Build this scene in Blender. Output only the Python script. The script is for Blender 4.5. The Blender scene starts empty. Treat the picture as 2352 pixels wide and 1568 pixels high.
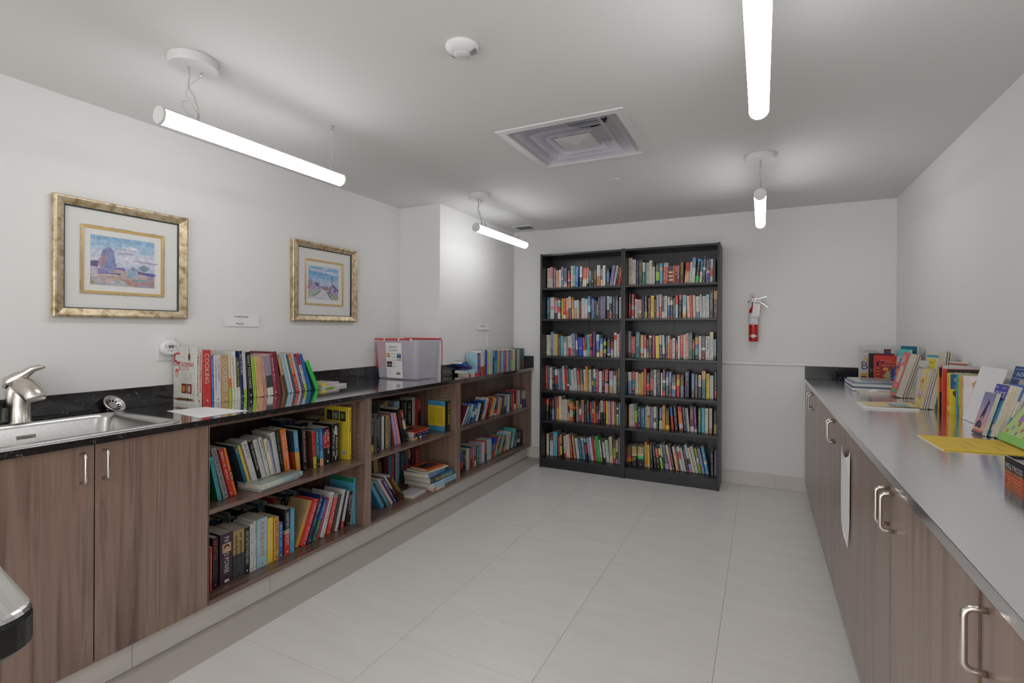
import bpy, math, random
from mathutils import Matrix, Vector
# ------------------------------------------------------------------ camera, world, exposure
S = bpy.context.scene
COL = S.collection
cd = bpy.data.cameras.new('camera'); cam = bpy.data.objects.new('camera', cd); COL.objects.link(cam)
cd.sensor_width = 36.0; cd.lens = 1149.21*36/2352; cd.shift_y = -26.83/2352; cd.clip_start = .02
cam.matrix_world = Matrix.Translation((0, 0, 1.31)) @ Matrix.Rotation(.4631, 4, 'Z') @ Matrix.Rotation(math.pi/2, 4, 'X') @ Matrix.Rotation(.0048, 4, 'Z')
S.camera = cam
wd = bpy.data.worlds.new('world'); S.world = wd; wd.use_nodes = True
wd.node_tree.nodes['Background'].inputs[0].default_value = (1, .985, .965, 1)
wd.node_tree.nodes['Background'].inputs[1].default_value = 2.4  # even fill light, enters by the opening behind the camera
S.view_settings.view_transform = 'Standard'; S.view_settings.look = 'None'
S.view_settings.exposure = 0.2; S.view_settings.gamma = 1; S.view_settings.use_curve_mapping = False
LAMP = 12.0          # radiance of the tube lamps
# ------------------------------------------------------------------ measures (metres)
XL, XLP, YP, XR, YB, ZC, YF = -2.735, -2.33, 3.355, .9156, 4.7097, 2.3267, -1.9
HC, XCL, XCF, XTK = .9245, -2.0956, -2.1206, -2.1637
XCR, XRF = .3139, .3175
PI = math.pi
# ------------------------------------------------------------------ materials
def lin(c):
    return tuple(((v/12.92) if v <= .04045 else ((v+.055)/1.055)**2.4) for v in c)
def hexl(h): return lin(tuple(int(h[i:i+2], 16)/255 for i in (0, 2, 4)))
def new_mat(name):
    m = bpy.data.materials.new(name); m.use_nodes = True
    nt = m.node_tree; b = nt.nodes['Principled BSDF']
    return m, nt, b
def plain(name, c, rough=.5, metal=0, spec=.5, bump=0, bscale=60, trans=0, coat=0):
    m, nt, b = new_mat(name)
    b.inputs['Base Color'].default_value = (*c, 1); b.inputs['Roughness'].default_value = rough
    b.inputs['Metallic'].default_value = metal; b.inputs['Specular IOR Level'].default_value = spec
    b.inputs['Coat Weight'].default_value = coat
    if bump:
        n = nt.nodes.new('ShaderNodeTexNoise'); n.inputs['Scale'].default_value = bscale
        tc = nt.nodes.new('ShaderNodeTexCoord'); nt.links.new(tc.outputs['Object'], n.inputs['Vector'])
        bp = nt.nodes.new('ShaderNodeBump'); bp.inputs['Strength'].default_value = bump; bp.inputs['Distance'].default_value = .002
        nt.links.new(n.outputs['Fac'], bp.inputs['Height']); nt.links.new(bp.outputs['Normal'], b.inputs['Normal'])
    return m
def ramp(nt, stops):
    r = nt.nodes.new('ShaderNodeValToRGB'); e = r.color_ramp.elements
    while len(e) < len(stops): e.new(.5)
    for i, (p, c) in enumerate(stops): e[i].position = p; e[i].color = (*c, 1)
    return r
def grain(name, scale, stops, rough=.38, detail=6, spec=.5, coord='Object', dist=1.2):
    m, nt, b = new_mat(name)
    tc = nt.nodes.new('ShaderNodeTexCoord'); mp = nt.nodes.new('ShaderNodeMapping'); mp.inputs['Scale'].default_value = scale
    nt.links.new(tc.outputs[coord], mp.inputs['Vector'])
    n = nt.nodes.new('ShaderNodeTexNoise'); n.inputs['Scale'].default_value = 1; n.inputs['Detail'].default_value = detail; n.inputs['Distortion'].default_value = dist
    nt.links.new(mp.outputs['Vector'], n.inputs['Vector'])
    r = ramp(nt, stops); nt.links.new(n.outputs['Fac'], r.inputs['Fac']); nt.links.new(r.outputs['Color'], b.inputs['Base Color'])
    if name.startswith('walnut'): b.inputs['Coat Weight'].default_value = .6; b.inputs['Coat Roughness'].default_value = .3; b.inputs['Coat IOR'].default_value = 1.6
    b.inputs['Roughness'].default_value = rough; b.inputs['Specular IOR Level'].default_value = spec
    return m
M = {}
M['wall'] = plain('wall_paint', (.78, .775, .765), .65, spec=.3, bump=.06, bscale=220)
M['ceiling'] = plain('ceiling_paint', (.74, .735, .725), .8, spec=.2, bump=.05, bscale=180)
M['trim'] = plain('white_trim', (.78, .775, .765), .35)
M['base'] = grain('base_tile', (2, 2, 9), [(.3, (.62, .585, .55)), (.7, (.69, .655, .62))], .35)
M['grout'] = plain('grout', (.50, .46, .42), .8)
M['walnut'] = grain('walnut_vertical', (16, 16, .75), [(.30, (0.123, 0.072, 0.052)), (.44, (0.225, 0.142, 0.107)), (.54, (0.290, 0.191, 0.148)), (.63, (0.196, 0.125, 0.096)), (.72, (0.348, 0.239, 0.186))], .34)
M['walnut_y'] = grain('walnut_lengthwise', (22, .8, 22), [(.30, (0.081, 0.045, 0.033)), (.46, (0.150, 0.090, 0.066)), (.58, (0.206, 0.130, 0.098)), (.72, (0.250, 0.163, 0.125))], .3)
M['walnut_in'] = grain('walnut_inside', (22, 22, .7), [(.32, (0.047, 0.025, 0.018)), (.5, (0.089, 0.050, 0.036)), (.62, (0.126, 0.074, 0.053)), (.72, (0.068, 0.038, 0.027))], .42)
M['blackwood'] = grain('black_ash', (60, 60, 2.5), [(.35, (.010, .011, .013)), (.65, (.022, .024, .028))], .36)
M['blackwood_x'] = grain('black_ash_lengthwise', (2.5, 60, 60), [(.35, (.010, .011, .013)), (.65, (.022, .024, .028))], .33)
M['steel'] = grain('brushed_steel', (4, 160, 160), [(.3, (.52, .51, .50)), (.7, (.66, .65, .63))], .27); M['steel'].node_tree.nodes['Principled BSDF'].inputs['Metallic'].default_value = 1
M['nickel'] = plain('brushed_nickel', (.62, .58, .53), .28, 1)
M['chrome'] = plain('chrome', (.72, .72, .73), .15, 1)
M['white'] = plain('white_plastic', (.76, .76, .77), .35)
M['whitemetal'] = plain('white_metal', (.72, .72, .72), .45)
M['grey'] = plain('grey_plastic', (.16, .165, .17), .4)
M['black'] = plain('black_plastic', (.012, .013, .014), .3)
M['dark'] = plain('dark_void', (.004, .004, .004), .9)
M['red'] = plain('red_enamel', (.52, .018, .012), .22, coat=.4)
M['redplastic'] = plain('red_plastic', (.66, .045, .03), .35)
M['paper'] = plain('paper', (.80, .80, .80), .7, bump=.05, bscale=40)
M['pages'] = grain('page_block', (3, 3, 260), [(.35, (.60, .55, .46)), (.65, (.68, .63, .54))], .8, 3)
M['mat'] = plain('picture_mat', (.72, .71, .69), .8)
M['gold'] = grain('antique_gold', (30, 30, 30), [(.3, (.26, .17, .075)), (.48, (.50, .39, .24)), (.7, (.66, .57, .42))], .38, 8, dist=.4); M['gold'].node_tree.nodes['Principled BSDF'].inputs['Metallic'].default_value = .45
M['goldin'] = plain('gold_fillet', (.62, .42, .17), .35, .5)
M['dkgreen'] = plain('dark_lip', (.02, .03, .028), .4)
M['cable'] = plain('grey_cable', (.55, .54, .52), .5)
M['clearacr'] = plain('milky_acrylic', (.60, .60, .59), .25)
def emit_mat(name, s):
    m, nt, b = new_mat(name)
    b.inputs['Base Color'].default_value = (.9, .9, .9, 1)
    b.inputs['Emission Color'].default_value = (.97, .985, 1, 1); b.inputs['Emission Strength'].default_value = s
    return m
M['lamp'] = emit_mat('lit_diffuser', LAMP)
def stone(name, rough, ior, base, vein, coat):
    m, nt, b = new_mat(name)
    tc = nt.nodes.new('ShaderNodeTexCoord')
    n1 = nt.nodes.new('ShaderNodeTexNoise'); n1.inputs['Scale'].default_value = 9; n1.inputs['Detail'].default_value = 9; n1.inputs['Distortion'].default_value = 2.2
    n2 = nt.nodes.new('ShaderNodeTexNoise'); n2.inputs['Scale'].default_value = 55; n2.inputs['Detail'].default_value = 6; n2.inputs['Distortion'].default_value = 1.0
    for n in (n1, n2): nt.links.new(tc.outputs['Object'], n.inputs['Vector'])
    r1 = ramp(nt, [(.485, (0, 0, 0)), (.5, (1, 1, 1)), (.515, (0, 0, 0))]); nt.links.new(n1.outputs['Fac'], r1.inputs['Fac'])
    r2 = ramp(nt, [(.55, (0, 0, 0)), (.75, (1, 1, 1))]); nt.links.new(n2.outputs['Fac'], r2.inputs['Fac'])
    mul = nt.nodes.new('ShaderNodeMath'); mul.operation = 'MULTIPLY'; nt.links.new(r1.outputs['Color'], mul.inputs[0]); nt.links.new(r2.outputs['Color'], mul.inputs[1])
    ad = nt.nodes.new('ShaderNodeMath'); ad.operation = 'MULTIPLY_ADD'; nt.links.new(r2.outputs['Color'], ad.inputs[0]); ad.inputs[1].default_value = .07; nt.links.new(mul.outputs[0], ad.inputs[2])
    mx = nt.nodes.new('ShaderNodeMix'); mx.data_type = 'RGBA'; nt.links.new(ad.outputs[0], mx.inputs[0]); mx.inputs[6].default_value = (*base, 1); mx.inputs[7].default_value = (*vein, 1)
    nt.links.new(mx.outputs[2], b.inputs['Base Color']); b.inputs['Roughness'].default_value = rough; b.inputs['IOR'].default_value = ior
    b.inputs['Coat Weight'].default_value = coat; b.inputs['Coat Roughness'].default_value = .06; b.inputs['Coat IOR'].default_value = 1.6
    return m
def polish(m, lo, hi, rough, streak):
    """the polished face mirrors strongly toward grazing angles"""
    nt = m.node_tree; b = nt.nodes['Principled BSDF']; lw = nt.nodes.new('ShaderNodeLayerWeight'); lw.inputs[0].default_value = .5
    r = ramp(nt, [(.30, (.02,)*3), (.56, (lo,)*3), (.86, (hi,)*3)]); nt.links.new(lw.outputs['Facing'], r.inputs['Fac'])
    gl = nt.nodes.new('ShaderNodeBsdfGlossy'); gl.inputs['Color'].default_value = (.97, .97, .98, 1); gl.inputs['Roughness'].default_value = rough
    tc = nt.nodes.new('ShaderNodeTexCoord'); mp = nt.nodes.new('ShaderNodeMapping'); mp.inputs['Scale'].default_value = (6, 90, 6); nt.links.new(tc.outputs['Object'], mp.inputs['Vector'])
    n = nt.nodes.new('ShaderNodeTexNoise'); n.inputs['Scale'].default_value = 3; nt.links.new(mp.outputs['Vector'], n.inputs['Vector'])
    bp = nt.nodes.new('ShaderNodeBump'); bp.inputs['Strength'].default_value = streak; bp.inputs['Distance'].default_value = .0006; nt.links.new(n.outputs['Fac'], bp.inputs['Height']); nt.links.new(bp.outputs['Normal'], gl.inputs['Normal'])
    mx = nt.nodes.new('ShaderNodeMixShader'); nt.links.new(r.outputs['Color'], mx.inputs[0]); nt.links.new(b.outputs[0], mx.inputs[1]); nt.links.new(gl.outputs[0], mx.inputs[2])
    nt.links.new(mx.outputs[0], nt.nodes['Material Output'].inputs['Surface']); return m
M['stone'] = polish(stone('black_quartz', .15, 1.5, (.012, .012, .013), (.42, .40, .36), 0), .24, .80, .09, .12)
M['stone2'] = polish(stone('black_quartz_boosted_gloss', .25, 1.5, (.035, .036, .038), (.40, .38, .36), 0), .82, .90, .13, .35)  # same quartz, mirror share boosted to brighten this counter
def tile_mat():
    m, nt, b = new_mat('floor_tile')
    tc = nt.nodes.new('ShaderNodeTexCoord'); mp = nt.nodes.new('ShaderNodeMapping'); mp.inputs['Scale'].default_value = (1.6, 7, 3)
    oi = nt.nodes.new('ShaderNodeObjectInfo'); ad = nt.nodes.new('ShaderNodeVectorMath'); ad.operation = 'ADD'
    nt.links.new(tc.outputs['Object'], ad.inputs[0])
    ml = nt.nodes.new('ShaderNodeMath'); ml.operation = 'MULTIPLY'; ml.inputs[1].default_value = 30; nt.links.new(oi.outputs['Random'], ml.inputs[0]); nt.links.new(ml.outputs[0], ad.inputs[1])
    nt.links.new(ad.outputs[0], mp.inputs['Vector'])
    n = nt.nodes.new('ShaderNodeTexNoise'); n.inputs['Scale'].default_value = 2.2; n.inputs['Detail'].default_value = 7; nt.links.new(mp.outputs['Vector'], n.inputs['Vector'])
    r = ramp(nt, [(.3, (.755, .735, .705)), (.7, (.80, .78, .75))]); nt.links.new(n.outputs['Fac'], r.inputs['Fac'])
    nt.links.new(r.outputs['Color'], b.inputs['Base Color']); b.inputs['Roughness'].default_value = .3; b.inputs['Specular IOR Level'].default_value = .45
    return m
M['tile'] = tile_mat()
def vcol(name, rough, noise=.10, nscale=28):
    m, nt, b = new_mat(name)
    a = nt.nodes.new('ShaderNodeAttribute'); a.attribute_name = 'Col'
    tc = nt.nodes.new('ShaderNodeTexCoord'); n = nt.nodes.new('ShaderNodeTexNoise'); n.inputs['Scale'].default_value = nscale; n.inputs['Detail'].default_value = 4
    nt.links.new(tc.outputs['Object'], n.inputs['Vector'])
    mr = nt.nodes.new('ShaderNodeMapRange'); mr.inputs[1].default_value = .3; mr.inputs[2].default_value = .7; mr.inputs[3].default_value = 1-noise; mr.inputs[4].default_value = 1+noise
    nt.links.new(n.outputs['Fac'], mr.inputs[0])
    v = nt.nodes.new('ShaderNodeVectorMath'); v.operation = 'SCALE'; nt.links.new(a.outputs['Color'], v.inputs[0]); nt.links.new(mr.outputs[0], v.inputs['Scale'])
    nt.links.new(v.outputs[0], b.inputs['Base Color']); b.inputs['Roughness'].default_value = rough
    return m
M['cover'] = vcol('book_cover', .32); M['print'] = vcol('print_ink', .45, .04); M['painting'] = vcol('watercolour', .7, .22, 60)
def plastic_clear():
    m, nt, b = new_mat('milky_clear_plastic')
    b.inputs['Base Color'].default_value = (.80, .80, .86, 1); b.inputs['Roughness'].default_value = .2
    tr = nt.nodes.new('ShaderNodeBsdfTransparent'); tr.inputs[0].default_value = (.95, .94, .97, 1)
    mx = nt.nodes.new('ShaderNodeMixShader'); mx.inputs[0].default_value = .30
    nt.links.new(tr.outputs[0], mx.inputs[1]); nt.links.new(b.outputs[0], mx.inputs[2])
    nt.links.new(mx.outputs[0], nt.nodes['Material Output'].inputs['Surface'])
    return m
M['tub'] = plastic_clear()
# ------------------------------------------------------------------ mesh helpers
def mesh(name, vs, fs, mat, cols=None, smooth=False):
    me = bpy.data.meshes.new(name); me.from_pydata([tuple(v) for v in vs], [], fs); me.materials.append(mat)
    if cols:
        ca = me.color_attributes.new('Col', 'FLOAT_COLOR', 'CORNER'); buf = []
        for p, c in zip(me.polygons, cols): buf += [c[0], c[1], c[2], 1.0]*p.loop_total
        ca.data.foreach_set('color', buf)
    if smooth: me.polygons.foreach_set('use_smooth', [True]*len(me.polygons))
    me.update(); return me
def link(name, me, parent=None, loc=None, rz=None):
    o = bpy.data.objects.new(name, me); COL.objects.link(o)
    if parent: o.parent = parent
    if loc: o.location = loc
    if rz: o.rotation_euler = (0, 0, rz)
    return o
class G:
    """collects shapes into one mesh"""
    def __init__(s): s.v = []; s.f = []; s.c = []
    def add(s, vs, fs, c=(.5, .5, .5)):
        n = len(s.v); s.v += [Vector(v) for v in vs]; s.f += [[i+n for i in f] for f in fs]; s.c += [c]*len(fs); return s
    def box(s, x0, x1, y0, y1, z0, z1, c=(.5, .5, .5)):
        return s.add([(x0, y0, z0), (x1, y0, z0), (x1, y1, z0), (x0, y1, z0), (x0, y0, z1), (x1, y0, z1), (x1, y1, z1), (x0, y1, z1)],
                     [[0, 3, 2, 1], [4, 5, 6, 7], [0, 1, 5, 4], [1, 2, 6, 5], [2, 3, 7, 6], [3, 0, 4, 7]], c)
    def bbox(s, x0, x1, y0, y1, z0, z1, b=.002):
        """box with chamfered vertical and horizontal edges"""
        rings = []
        for z, k in ((z0, b), (z0+b, 0), (z1-b, 0), (z1, b)):
            X0, X1, Y0, Y1 = x0+k, x1-k, y0+k, y1-k
            rings.append([(X0+b, Y0, z), (X1-b, Y0, z), (X1, Y0+b, z), (X1, Y1-b, z), (X1-b, Y1, z), (X0+b, Y1, z), (X0, Y1-b, z), (X0, Y0+b, z)])
        return s.loft(rings, caps=True)
    def loft(s, rings, caps=False, closed=True, c=(.5, .5, .5)):
        n = len(rings[0]); vs = [p for r in rings for p in r]; fs = []
        for i in range(len(rings)-1):
            for j in range(n if closed else n-1):
                k = (j+1) % n; fs.append([i*n+j, i*n+k, (i+1)*n+k, (i+1)*n+j])
        if caps: fs.append(list(range(n))[::-1]); fs.append([(len(rings)-1)*n+j for j in range(n)])
        return s.add(vs, fs, c)
    def lathe(s, prof, cx=0, cy=0, n=24, axis='Z', c=(.5, .5, .5), caps=True):
        R = []
        for r, h in prof:
            ring = []
            for k in range(n):
                a = 2*PI*k/n; u, w = r*math.cos(a), r*math.sin(a)
                ring.append((cx+u, cy+w, h) if axis == 'Z' else (cx+u, h, cy+w) if axis == 'Y' else (h, cx+u, cy+w))
            R.append(ring)
        return s.loft(R, caps, c=c)
    def tube(s, pts, r, n=8, c=(.5, .5, .5), caps=True):
        pts = [Vector(p) for p in pts]; R = []; up = None
        for i, p in enumerate(pts):
            d = (pts[min(i+1, len(pts)-1)]-pts[max(i-1, 0)]).normalized()
            if up is None: up = Vector((0, 0, 1)) if abs(d.z) < .9 else Vector((1, 0, 0))
            a = d.cross(up).normalized(); b = a.cross(d).normalized(); up = b
            rr = r[i] if isinstance(r, (list, tuple)) else r
            R.append([p+a*rr*math.cos(2*PI*k/n)+b*rr*math.sin(2*PI*k/n) for k in range(n)])
        return s.loft(R, caps, c=c)
    def poly(s, pts, c): return s.add(pts, [list(range(len(pts)))], c)
    def obj(s, name, mat, parent=None, cols=False, smooth=False, loc=None, rz=None):
        return link(name, mesh(name, s.v, s.f, mat, s.c if cols else None, smooth), parent, loc, rz)
def arc(cx, cy, r, a0, a1, n): return [(cx+r*math.cos(a0+(a1-a0)*i/n), cy+r*math.sin(a0+(a1-a0)*i/n)) for i in range(n+1)]
def rrect(x0, x1, y0, y1, r, n=5):
    return (arc(x1-r, y0+r, r, -PI/2, 0, n)+arc(x1-r, y1-r, r, 0, PI/2, n)+arc(x0+r, y1-r, r, PI/2, PI, n)+arc(x0+r, y0+r, r, PI, 1.5*PI, n))
def slab(xs, ys, mask, z0, z1):
    """one connected plate made of grid cells, with holes where mask says so"""
    g = G(); idx = {}
    def V(i, j, z):
        if (i, j, z) not in idx: idx[(i, j, z)] = len(g.v); g.v.append(Vector((xs[i], ys[j], z)))
        return idx[(i, j, z)]
    nx, ny = len(xs)-1, len(ys)-1
    def on(i, j): return 0 <= i < nx and 0 <= j < ny and mask(i, j)
    for i in range(nx):
        for j in range(ny):
            if not on(i, j): continue
            g.f.append([V(i, j, z1), V(i+1, j, z1), V(i+1, j+1, z1), V(i, j+1, z1)]); g.f.append([V(i, j, z0), V(i, j+1, z0), V(i+1, j+1, z0), V(i+1, j, z0)])
            if not on(i-1, j): g.f.append([V(i, j+1, z0), V(i, j, z0), V(i, j, z1), V(i, j+1, z1)])
            if not on(i+1, j): g.f.append([V(i+1, j, z0), V(i+1, j+1, z0), V(i+1, j+1, z1), V(i+1, j, z1)])
            if not on(i, j-1): g.f.append([V(i, j, z0), V(i+1, j, z0), V(i+1, j, z1), V(i, j, z1)])
            if not on(i, j+1): g.f.append([V(i+1, j+1, z0), V(i, j+1, z0), V(i, j+1, z1), V(i+1, j+1, z1)])
    g.c = [(.5, .5, .5)]*len(g.f); return g
def tag(o, label, cat, group=None):
    o['label'] = label; o['category'] = cat
    if group: o['group'] = group
    return o
def thing(name, label, cat, loc=(0, 0, 0), group=None, mat=None):
    o = bpy.data.objects.new(name, None); COL.objects.link(o); o.empty_display_size = .05
    if mat is not None: o.matrix_world = mat
    else: o.location = loc
    return tag(o, label, cat, group)
def struct(o): o['kind'] = 'structure'; return o
def stuff(o): o['kind'] = 'stuff'; return o
# ------------------------------------------------------------------ lettering: glyph outlines turned into flat meshes once
GL = {}
def load_glyphs():
    cs = "ABCDEFGHIJKLMNOPQRSTUVWXYZabcdefghijklmnopqrstuvwxyz0123456789'&+.-"
    obs = []
    for ch in cs:
        cu = bpy.data.curves.new('glyph', 'FONT'); cu.body = ch; cu.size = 1; cu.resolution_u = 2
        o = bpy.data.objects.new('glyph', cu); COL.objects.link(o); obs.append((ch, o, cu))
    dg = bpy.context.evaluated_depsgraph_get()
    for ch, o, cu in obs:
        e = o.evaluated_get(dg); me = e.to_mesh()
        vs = [(v.co.x, v.co.y) for v in me.vertices]; fs = [list(p.vertices) for p in me.polygons]
        e.to_mesh_clear()
        x0 = min(v[0] for v in vs); x1 = max(v[0] for v in vs)
        GL[ch] = ([(x-x0, y) for x, y in vs], fs, x1-x0)
    for ch, o, cu in obs: bpy.data.objects.remove(o); bpy.data.curves.remove(cu)
load_glyphs()
def text(g, s, place, size, c, maxw=None, align='L', bold=0):
    """writes s; place(u, v) maps text coordinates to 3-D"""
    x = 0; parts = []
    for ch in s:
        if ch == ' ': x += .32; continue
        if ch not in GL: continue
        vs, fs, w = GL[ch]; parts.append((x, vs, fs)); x += w+.10
    W = max(x-.10, .01); sx = size
    if maxw and W*size > maxw: sx = maxw/W
    off = 0 if align == 'L' else -W*sx/2 if align == 'C' else -W*sx
    for x, vs, fs in parts: g.add([place(off+(x+a)*sx, b*size) for a, b in vs], fs, c)
    return W*sx
def scrawl(g, place, length, size, c, rnd):
    """marks of lettering too small to read"""
    u = 0
    while u < length-size*.5:
        for _ in range(rnd.randint(3, 8)):
            w = size*rnd.uniform(.30, .62)
            if u+w > length: break
            h = size*rnd.choice((.72, .72, .72, .55)); k = w*.30
            g.add([place(u, 0), place(u+k, 0), place(u+k, h), place(u, h)], [[0, 1, 2, 3]], c)
            if rnd.random() < .7: g.add([place(u+w-k, 0), place(u+w, 0), place(u+w, h), place(u+w-k, h)], [[0, 1, 2, 3]], c)
            q = rnd.choice((0, .4, .78))*h; t = h*.2
            g.add([place(u+k, q), place(u+w-k, q), place(u+w-k, q+t), place(u+k, q+t)], [[0, 1, 2, 3]], c)
            u += w+size*.14
        u += size*.4
# ------------------------------------------------------------------ book colours
PAL = {k: hexl(v) for k, v in dict(w='D2D0CC', c='DED2B8', b='BE9A6C', g='94959A', d='43474C', k='17181B', r='CB3A34', m='71293A', o='E07A30', y='E3C436', s='A3CAD8',
       B='2C6BB6', n='1E2B58', t='1D6880', G='2C7754', l='9AC43C', p='573F84', v='A4A0CE', P='DD9DA6', e='E4AE88', W='5E4030', q='49B4B6', O='B6532E', a='A9955E', h='BFCFC4',
       f='667FA4', N='3CC150', A='DCA64A', u='766D88', S='4FA0C4', R='2B46BE', C='A63A58', V='8C3E93', D='334452', T='BE8C82', x='3F2A3E', H='7AB493').items()}
WORD = dict(w='white', c='cream', b='tan', g='grey', d='dark grey', k='black', r='red', m='maroon', o='orange', y='yellow', s='pale blue', B='blue', n='navy', t='teal', G='green', l='lime',
       p='purple', v='lavender', P='pink', e='peach', W='brown', q='turquoise', O='rust', a='olive', h='pale green', f='steel blue', N='bright green', A='amber', u='mauve', S='sky blue',
       R='royal blue', C='crimson', V='magenta', D='slate', T='dusty pink', x='plum', H='mint')
def bands_of(s):
    out = []; i = 0
    while i < len(s):
        c = s[i]; i += 1; n = ''
        while i < len(s) and s[i].isdigit(): n += s[i]; i += 1
        out.append((c, float(n or 1)))
    T = sum(b for _, b in out); return [(c, b/T) for c, b in out]
def vary(c, rnd, a=.10):
    k = 1+rnd.uniform(-a, a); return tuple(min(1, max(0, v*k*(1+rnd.uniform(-.05, .05)))) for v in c)
ORD = ['first', 'second', 'third', 'fourth', 'fifth', 'sixth', 'seventh', 'eighth', 'ninth', 'tenth', 'eleventh', 'twelfth', 'thirteenth', 'fourteenth', 'fifteenth', 'sixteenth', 'seventeenth', 'eighteenth',
       'nineteenth', 'twentieth'] + ['twenty-'+w for w in ('first', 'second', 'third', 'fourth', 'fifth', 'sixth', 'seventh', 'eighth', 'ninth')] + ['thirtieth', 'thirty-first', 'thirty-second']
def look(bands, cov=''):
    cs = sorted(bands_of(bands), key=lambda b: -b[1]); names = []
    for c, f in cs:
        if WORD[c] not in names: names.append(WORD[c])
    return names[0] if len(names) == 1 else names[0]+' and '+names[1]
def cover_mesh(t, h, d, bands, cov, rnd, hard):
    c = .0026 if hard else .0009; c = min(c, t*.2); ch = min(.0022 if hard else .0012, t*.25)
    prof = [(0, d), (0, ch), (ch, 0), (t-ch, 0), (t, ch), (t, d), (t-c, d), (t-c, c), (c, c), (c, d)]
    bs = bands_of(bands)[::-1]; cs = bands_of(cov or bands)[::-1]
    zs = [0]; 
    for _, f in bs: zs.append(zs[-1]+f)
    zc = [0]
    for _, f in cs: zc.append(zc[-1]+f)
    allz = sorted(set([round(z, 4) for z in zs+zc])); allz[-1] = 1
    bc = {k: vary(PAL[k], rnd) for k, _ in bs+cs}
    def at(zz, B, Z):
        for i, (k, f) in enumerate(B):
            if zz <= Z[i+1]+1e-6: return bc[k]
        return bc[B[-1][0]]
    n = 10; vs = [(x, y, z*h) for z in allz for x, y in prof]; fs = []; col = []
    for i in range(len(allz)-1):
        zm = (allz[i]+allz[i+1])/2; sp, cv = at(zm, bs, zs), at(zm, cs, zc)
        for j in range(n):
            k = (j+1) % n; fs.append([i*n+j, i*n+k, (i+1)*n+k, (i+1)*n+j])
            col.append(sp if j in (1, 2, 3) else cv if j in (0, 4, 5, 9) else (.62, .58, .5))
    L = (len(allz)-1)*n
    fs.append(list(range(n))[::-1]); col.append(bc[bs[0][0]]); fs.append([L+j for j in range(n)]); col.append(bc[bs[-1][0]])
    return mesh('cover', vs, fs, M['cover'], col)
def pages_mesh(t, h, d, hard):
    c = (.0026 if hard else .0009); c = min(c, t*.2)+.0002; i = .003 if hard else .0006
    return mesh('pages', *(lambda g: (g.v, g.f))(G().box(c, t-c, c, d-i-.0008, i, h-i)), M['pages'])
def lettering(t, h, bands, tc, title, rnd):
    g = G(); col = PAL[tc]
    pl = lambda cx, z0: (lambda u, v: (cx+v, -.0005, z0-u))
    if title == '~':
        rows = 2 if t > .026 else 1; sz = min(t*(.34 if rows == 2 else .52), .017)
        top = h*rnd.uniform(.90, .95)
        if rows == 2:
            scrawl(g, pl(t*.56, top), h*rnd.uniform(.45, .8), sz, col, rnd); scrawl(g, pl(t*.14, top-h*.04), h*rnd.uniform(.4, .75), sz, col, rnd)
        else:
            a = h*rnd.uniform(.32, .46); scrawl(g, pl(t*.5-sz*.36, top), a, sz*rnd.uniform(.8, 1.1), col, rnd)
            scrawl(g, pl(t*.5-sz*.3, top-a-h*.05), h*rnd.uniform(.2, .3), sz*.85, col, rnd)
    else:
        sz = min(t*.78, .034); text(g, title, pl(t*.5-sz*.34, h*.93), sz, col, h*.72)
    z = h*.05; w = min(t*.3, .007)
    g.add([(t/2-w/2, -.0005, z), (t/2+w/2, -.0005, z), (t/2+w/2, -.0005, z+w*1.2), (t/2-w/2, -.0005, z+w*1.2)], [[0, 1, 2, 3]], col)
    return mesh('lettering', g.v, g.f, M['print'], g.c)
def make_book(name, label, mat, t, h, d, bands, tc, title, cov, group, rnd, hard=False):
    r = thing(name, label, 'book', group=group, mat=mat)
    link('cover', cover_mesh(t, h, d, bands, cov, rnd, hard), r); link('pages', pages_mesh(t, h, d, hard), r)
    if title != '-':
        o = link('lettering', lettering(t, h, bands, tc, title, rnd), r)
        if title == '~': o['kind'] = 'stuff'
    return r
# ------------------------------------------------------------------ the room
def wallbox(name, x0, x1, y0, y1, z0, z1, mat='wall'): return struct(G().box(x0, x1, y0, y1, z0, z1).obj(name, M[mat]))
wallbox('wall_left', XL-.12, XL, YF, YB+.12, 0, ZC)
wallbox('wall_back', XL, XR, YB, YB+.12, 0, ZC)
wallbox('wall_right', XR, XR+.12, YF, YB+.12, 0, ZC)
struct(slab([XL, XL+.25, XR-.25, XR], [0, 2.15, ZC], lambda i, j: not (i == 1 and j == 0), -.12, 0).obj('wall_front', M['wall'])).matrix_world = Matrix.Translation((0, YF, 0)) @ Matrix.Rotation(PI/2, 4, 'X')  # unseen wall; its wide opening is added to let fill light in
wallbox('wall_column', XL, XLP, YP, YB, 0, ZC)
DX0, DX1, DY0, DY1 = -1.19, -.613, 2.294, 2.886      # opening of the air diffuser
struct(slab([XL, DX0, DX1, XR], [YF, DY0, DY1, YB], lambda i, j: not (i == 1 and j == 1), ZC, ZC+.03).obj('ceiling', M['ceiling']))
fl = struct(G().box(XL, XR, YF, YB, -.05, -.0012).obj('floor', M['grout']))
tm = mesh('tile', *(lambda g: (g.v, g.f))(G().bbox(.0012, .5988, .0012, .3018, -.004, 0, .0006)), M['tile'])
for i in range(-2, 5):
    x = -.76+.6*(i-2)
    for j in range(-6, 12):
        y = 1.392+.303*j
        if x < -2.2 or x > .35 or y+.303 > YB+.1: continue
        o = link('tile', tm, fl, (x, y, 0))
tb = struct(G().box(XTK-.012, XTK-.004, -.3, YB, 0, .112).obj('baseboard_left', M['grout']))
for k in range(-2, 7):
    y0, y1 = max(-.3, 1.074+.605*k), min(YB-.001, 1.074+.605*(k+1)-.0018)
    if y1 > y0: G().bbox(XTK-.006, XTK, y0, y1, .001, .112, .0006).obj('tile', M['base'], tb)
bb = struct(G().box(XTK, XRF+.05, YB-.006, YB, 0, .110).obj('baseboard_back', M['grout']))
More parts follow.
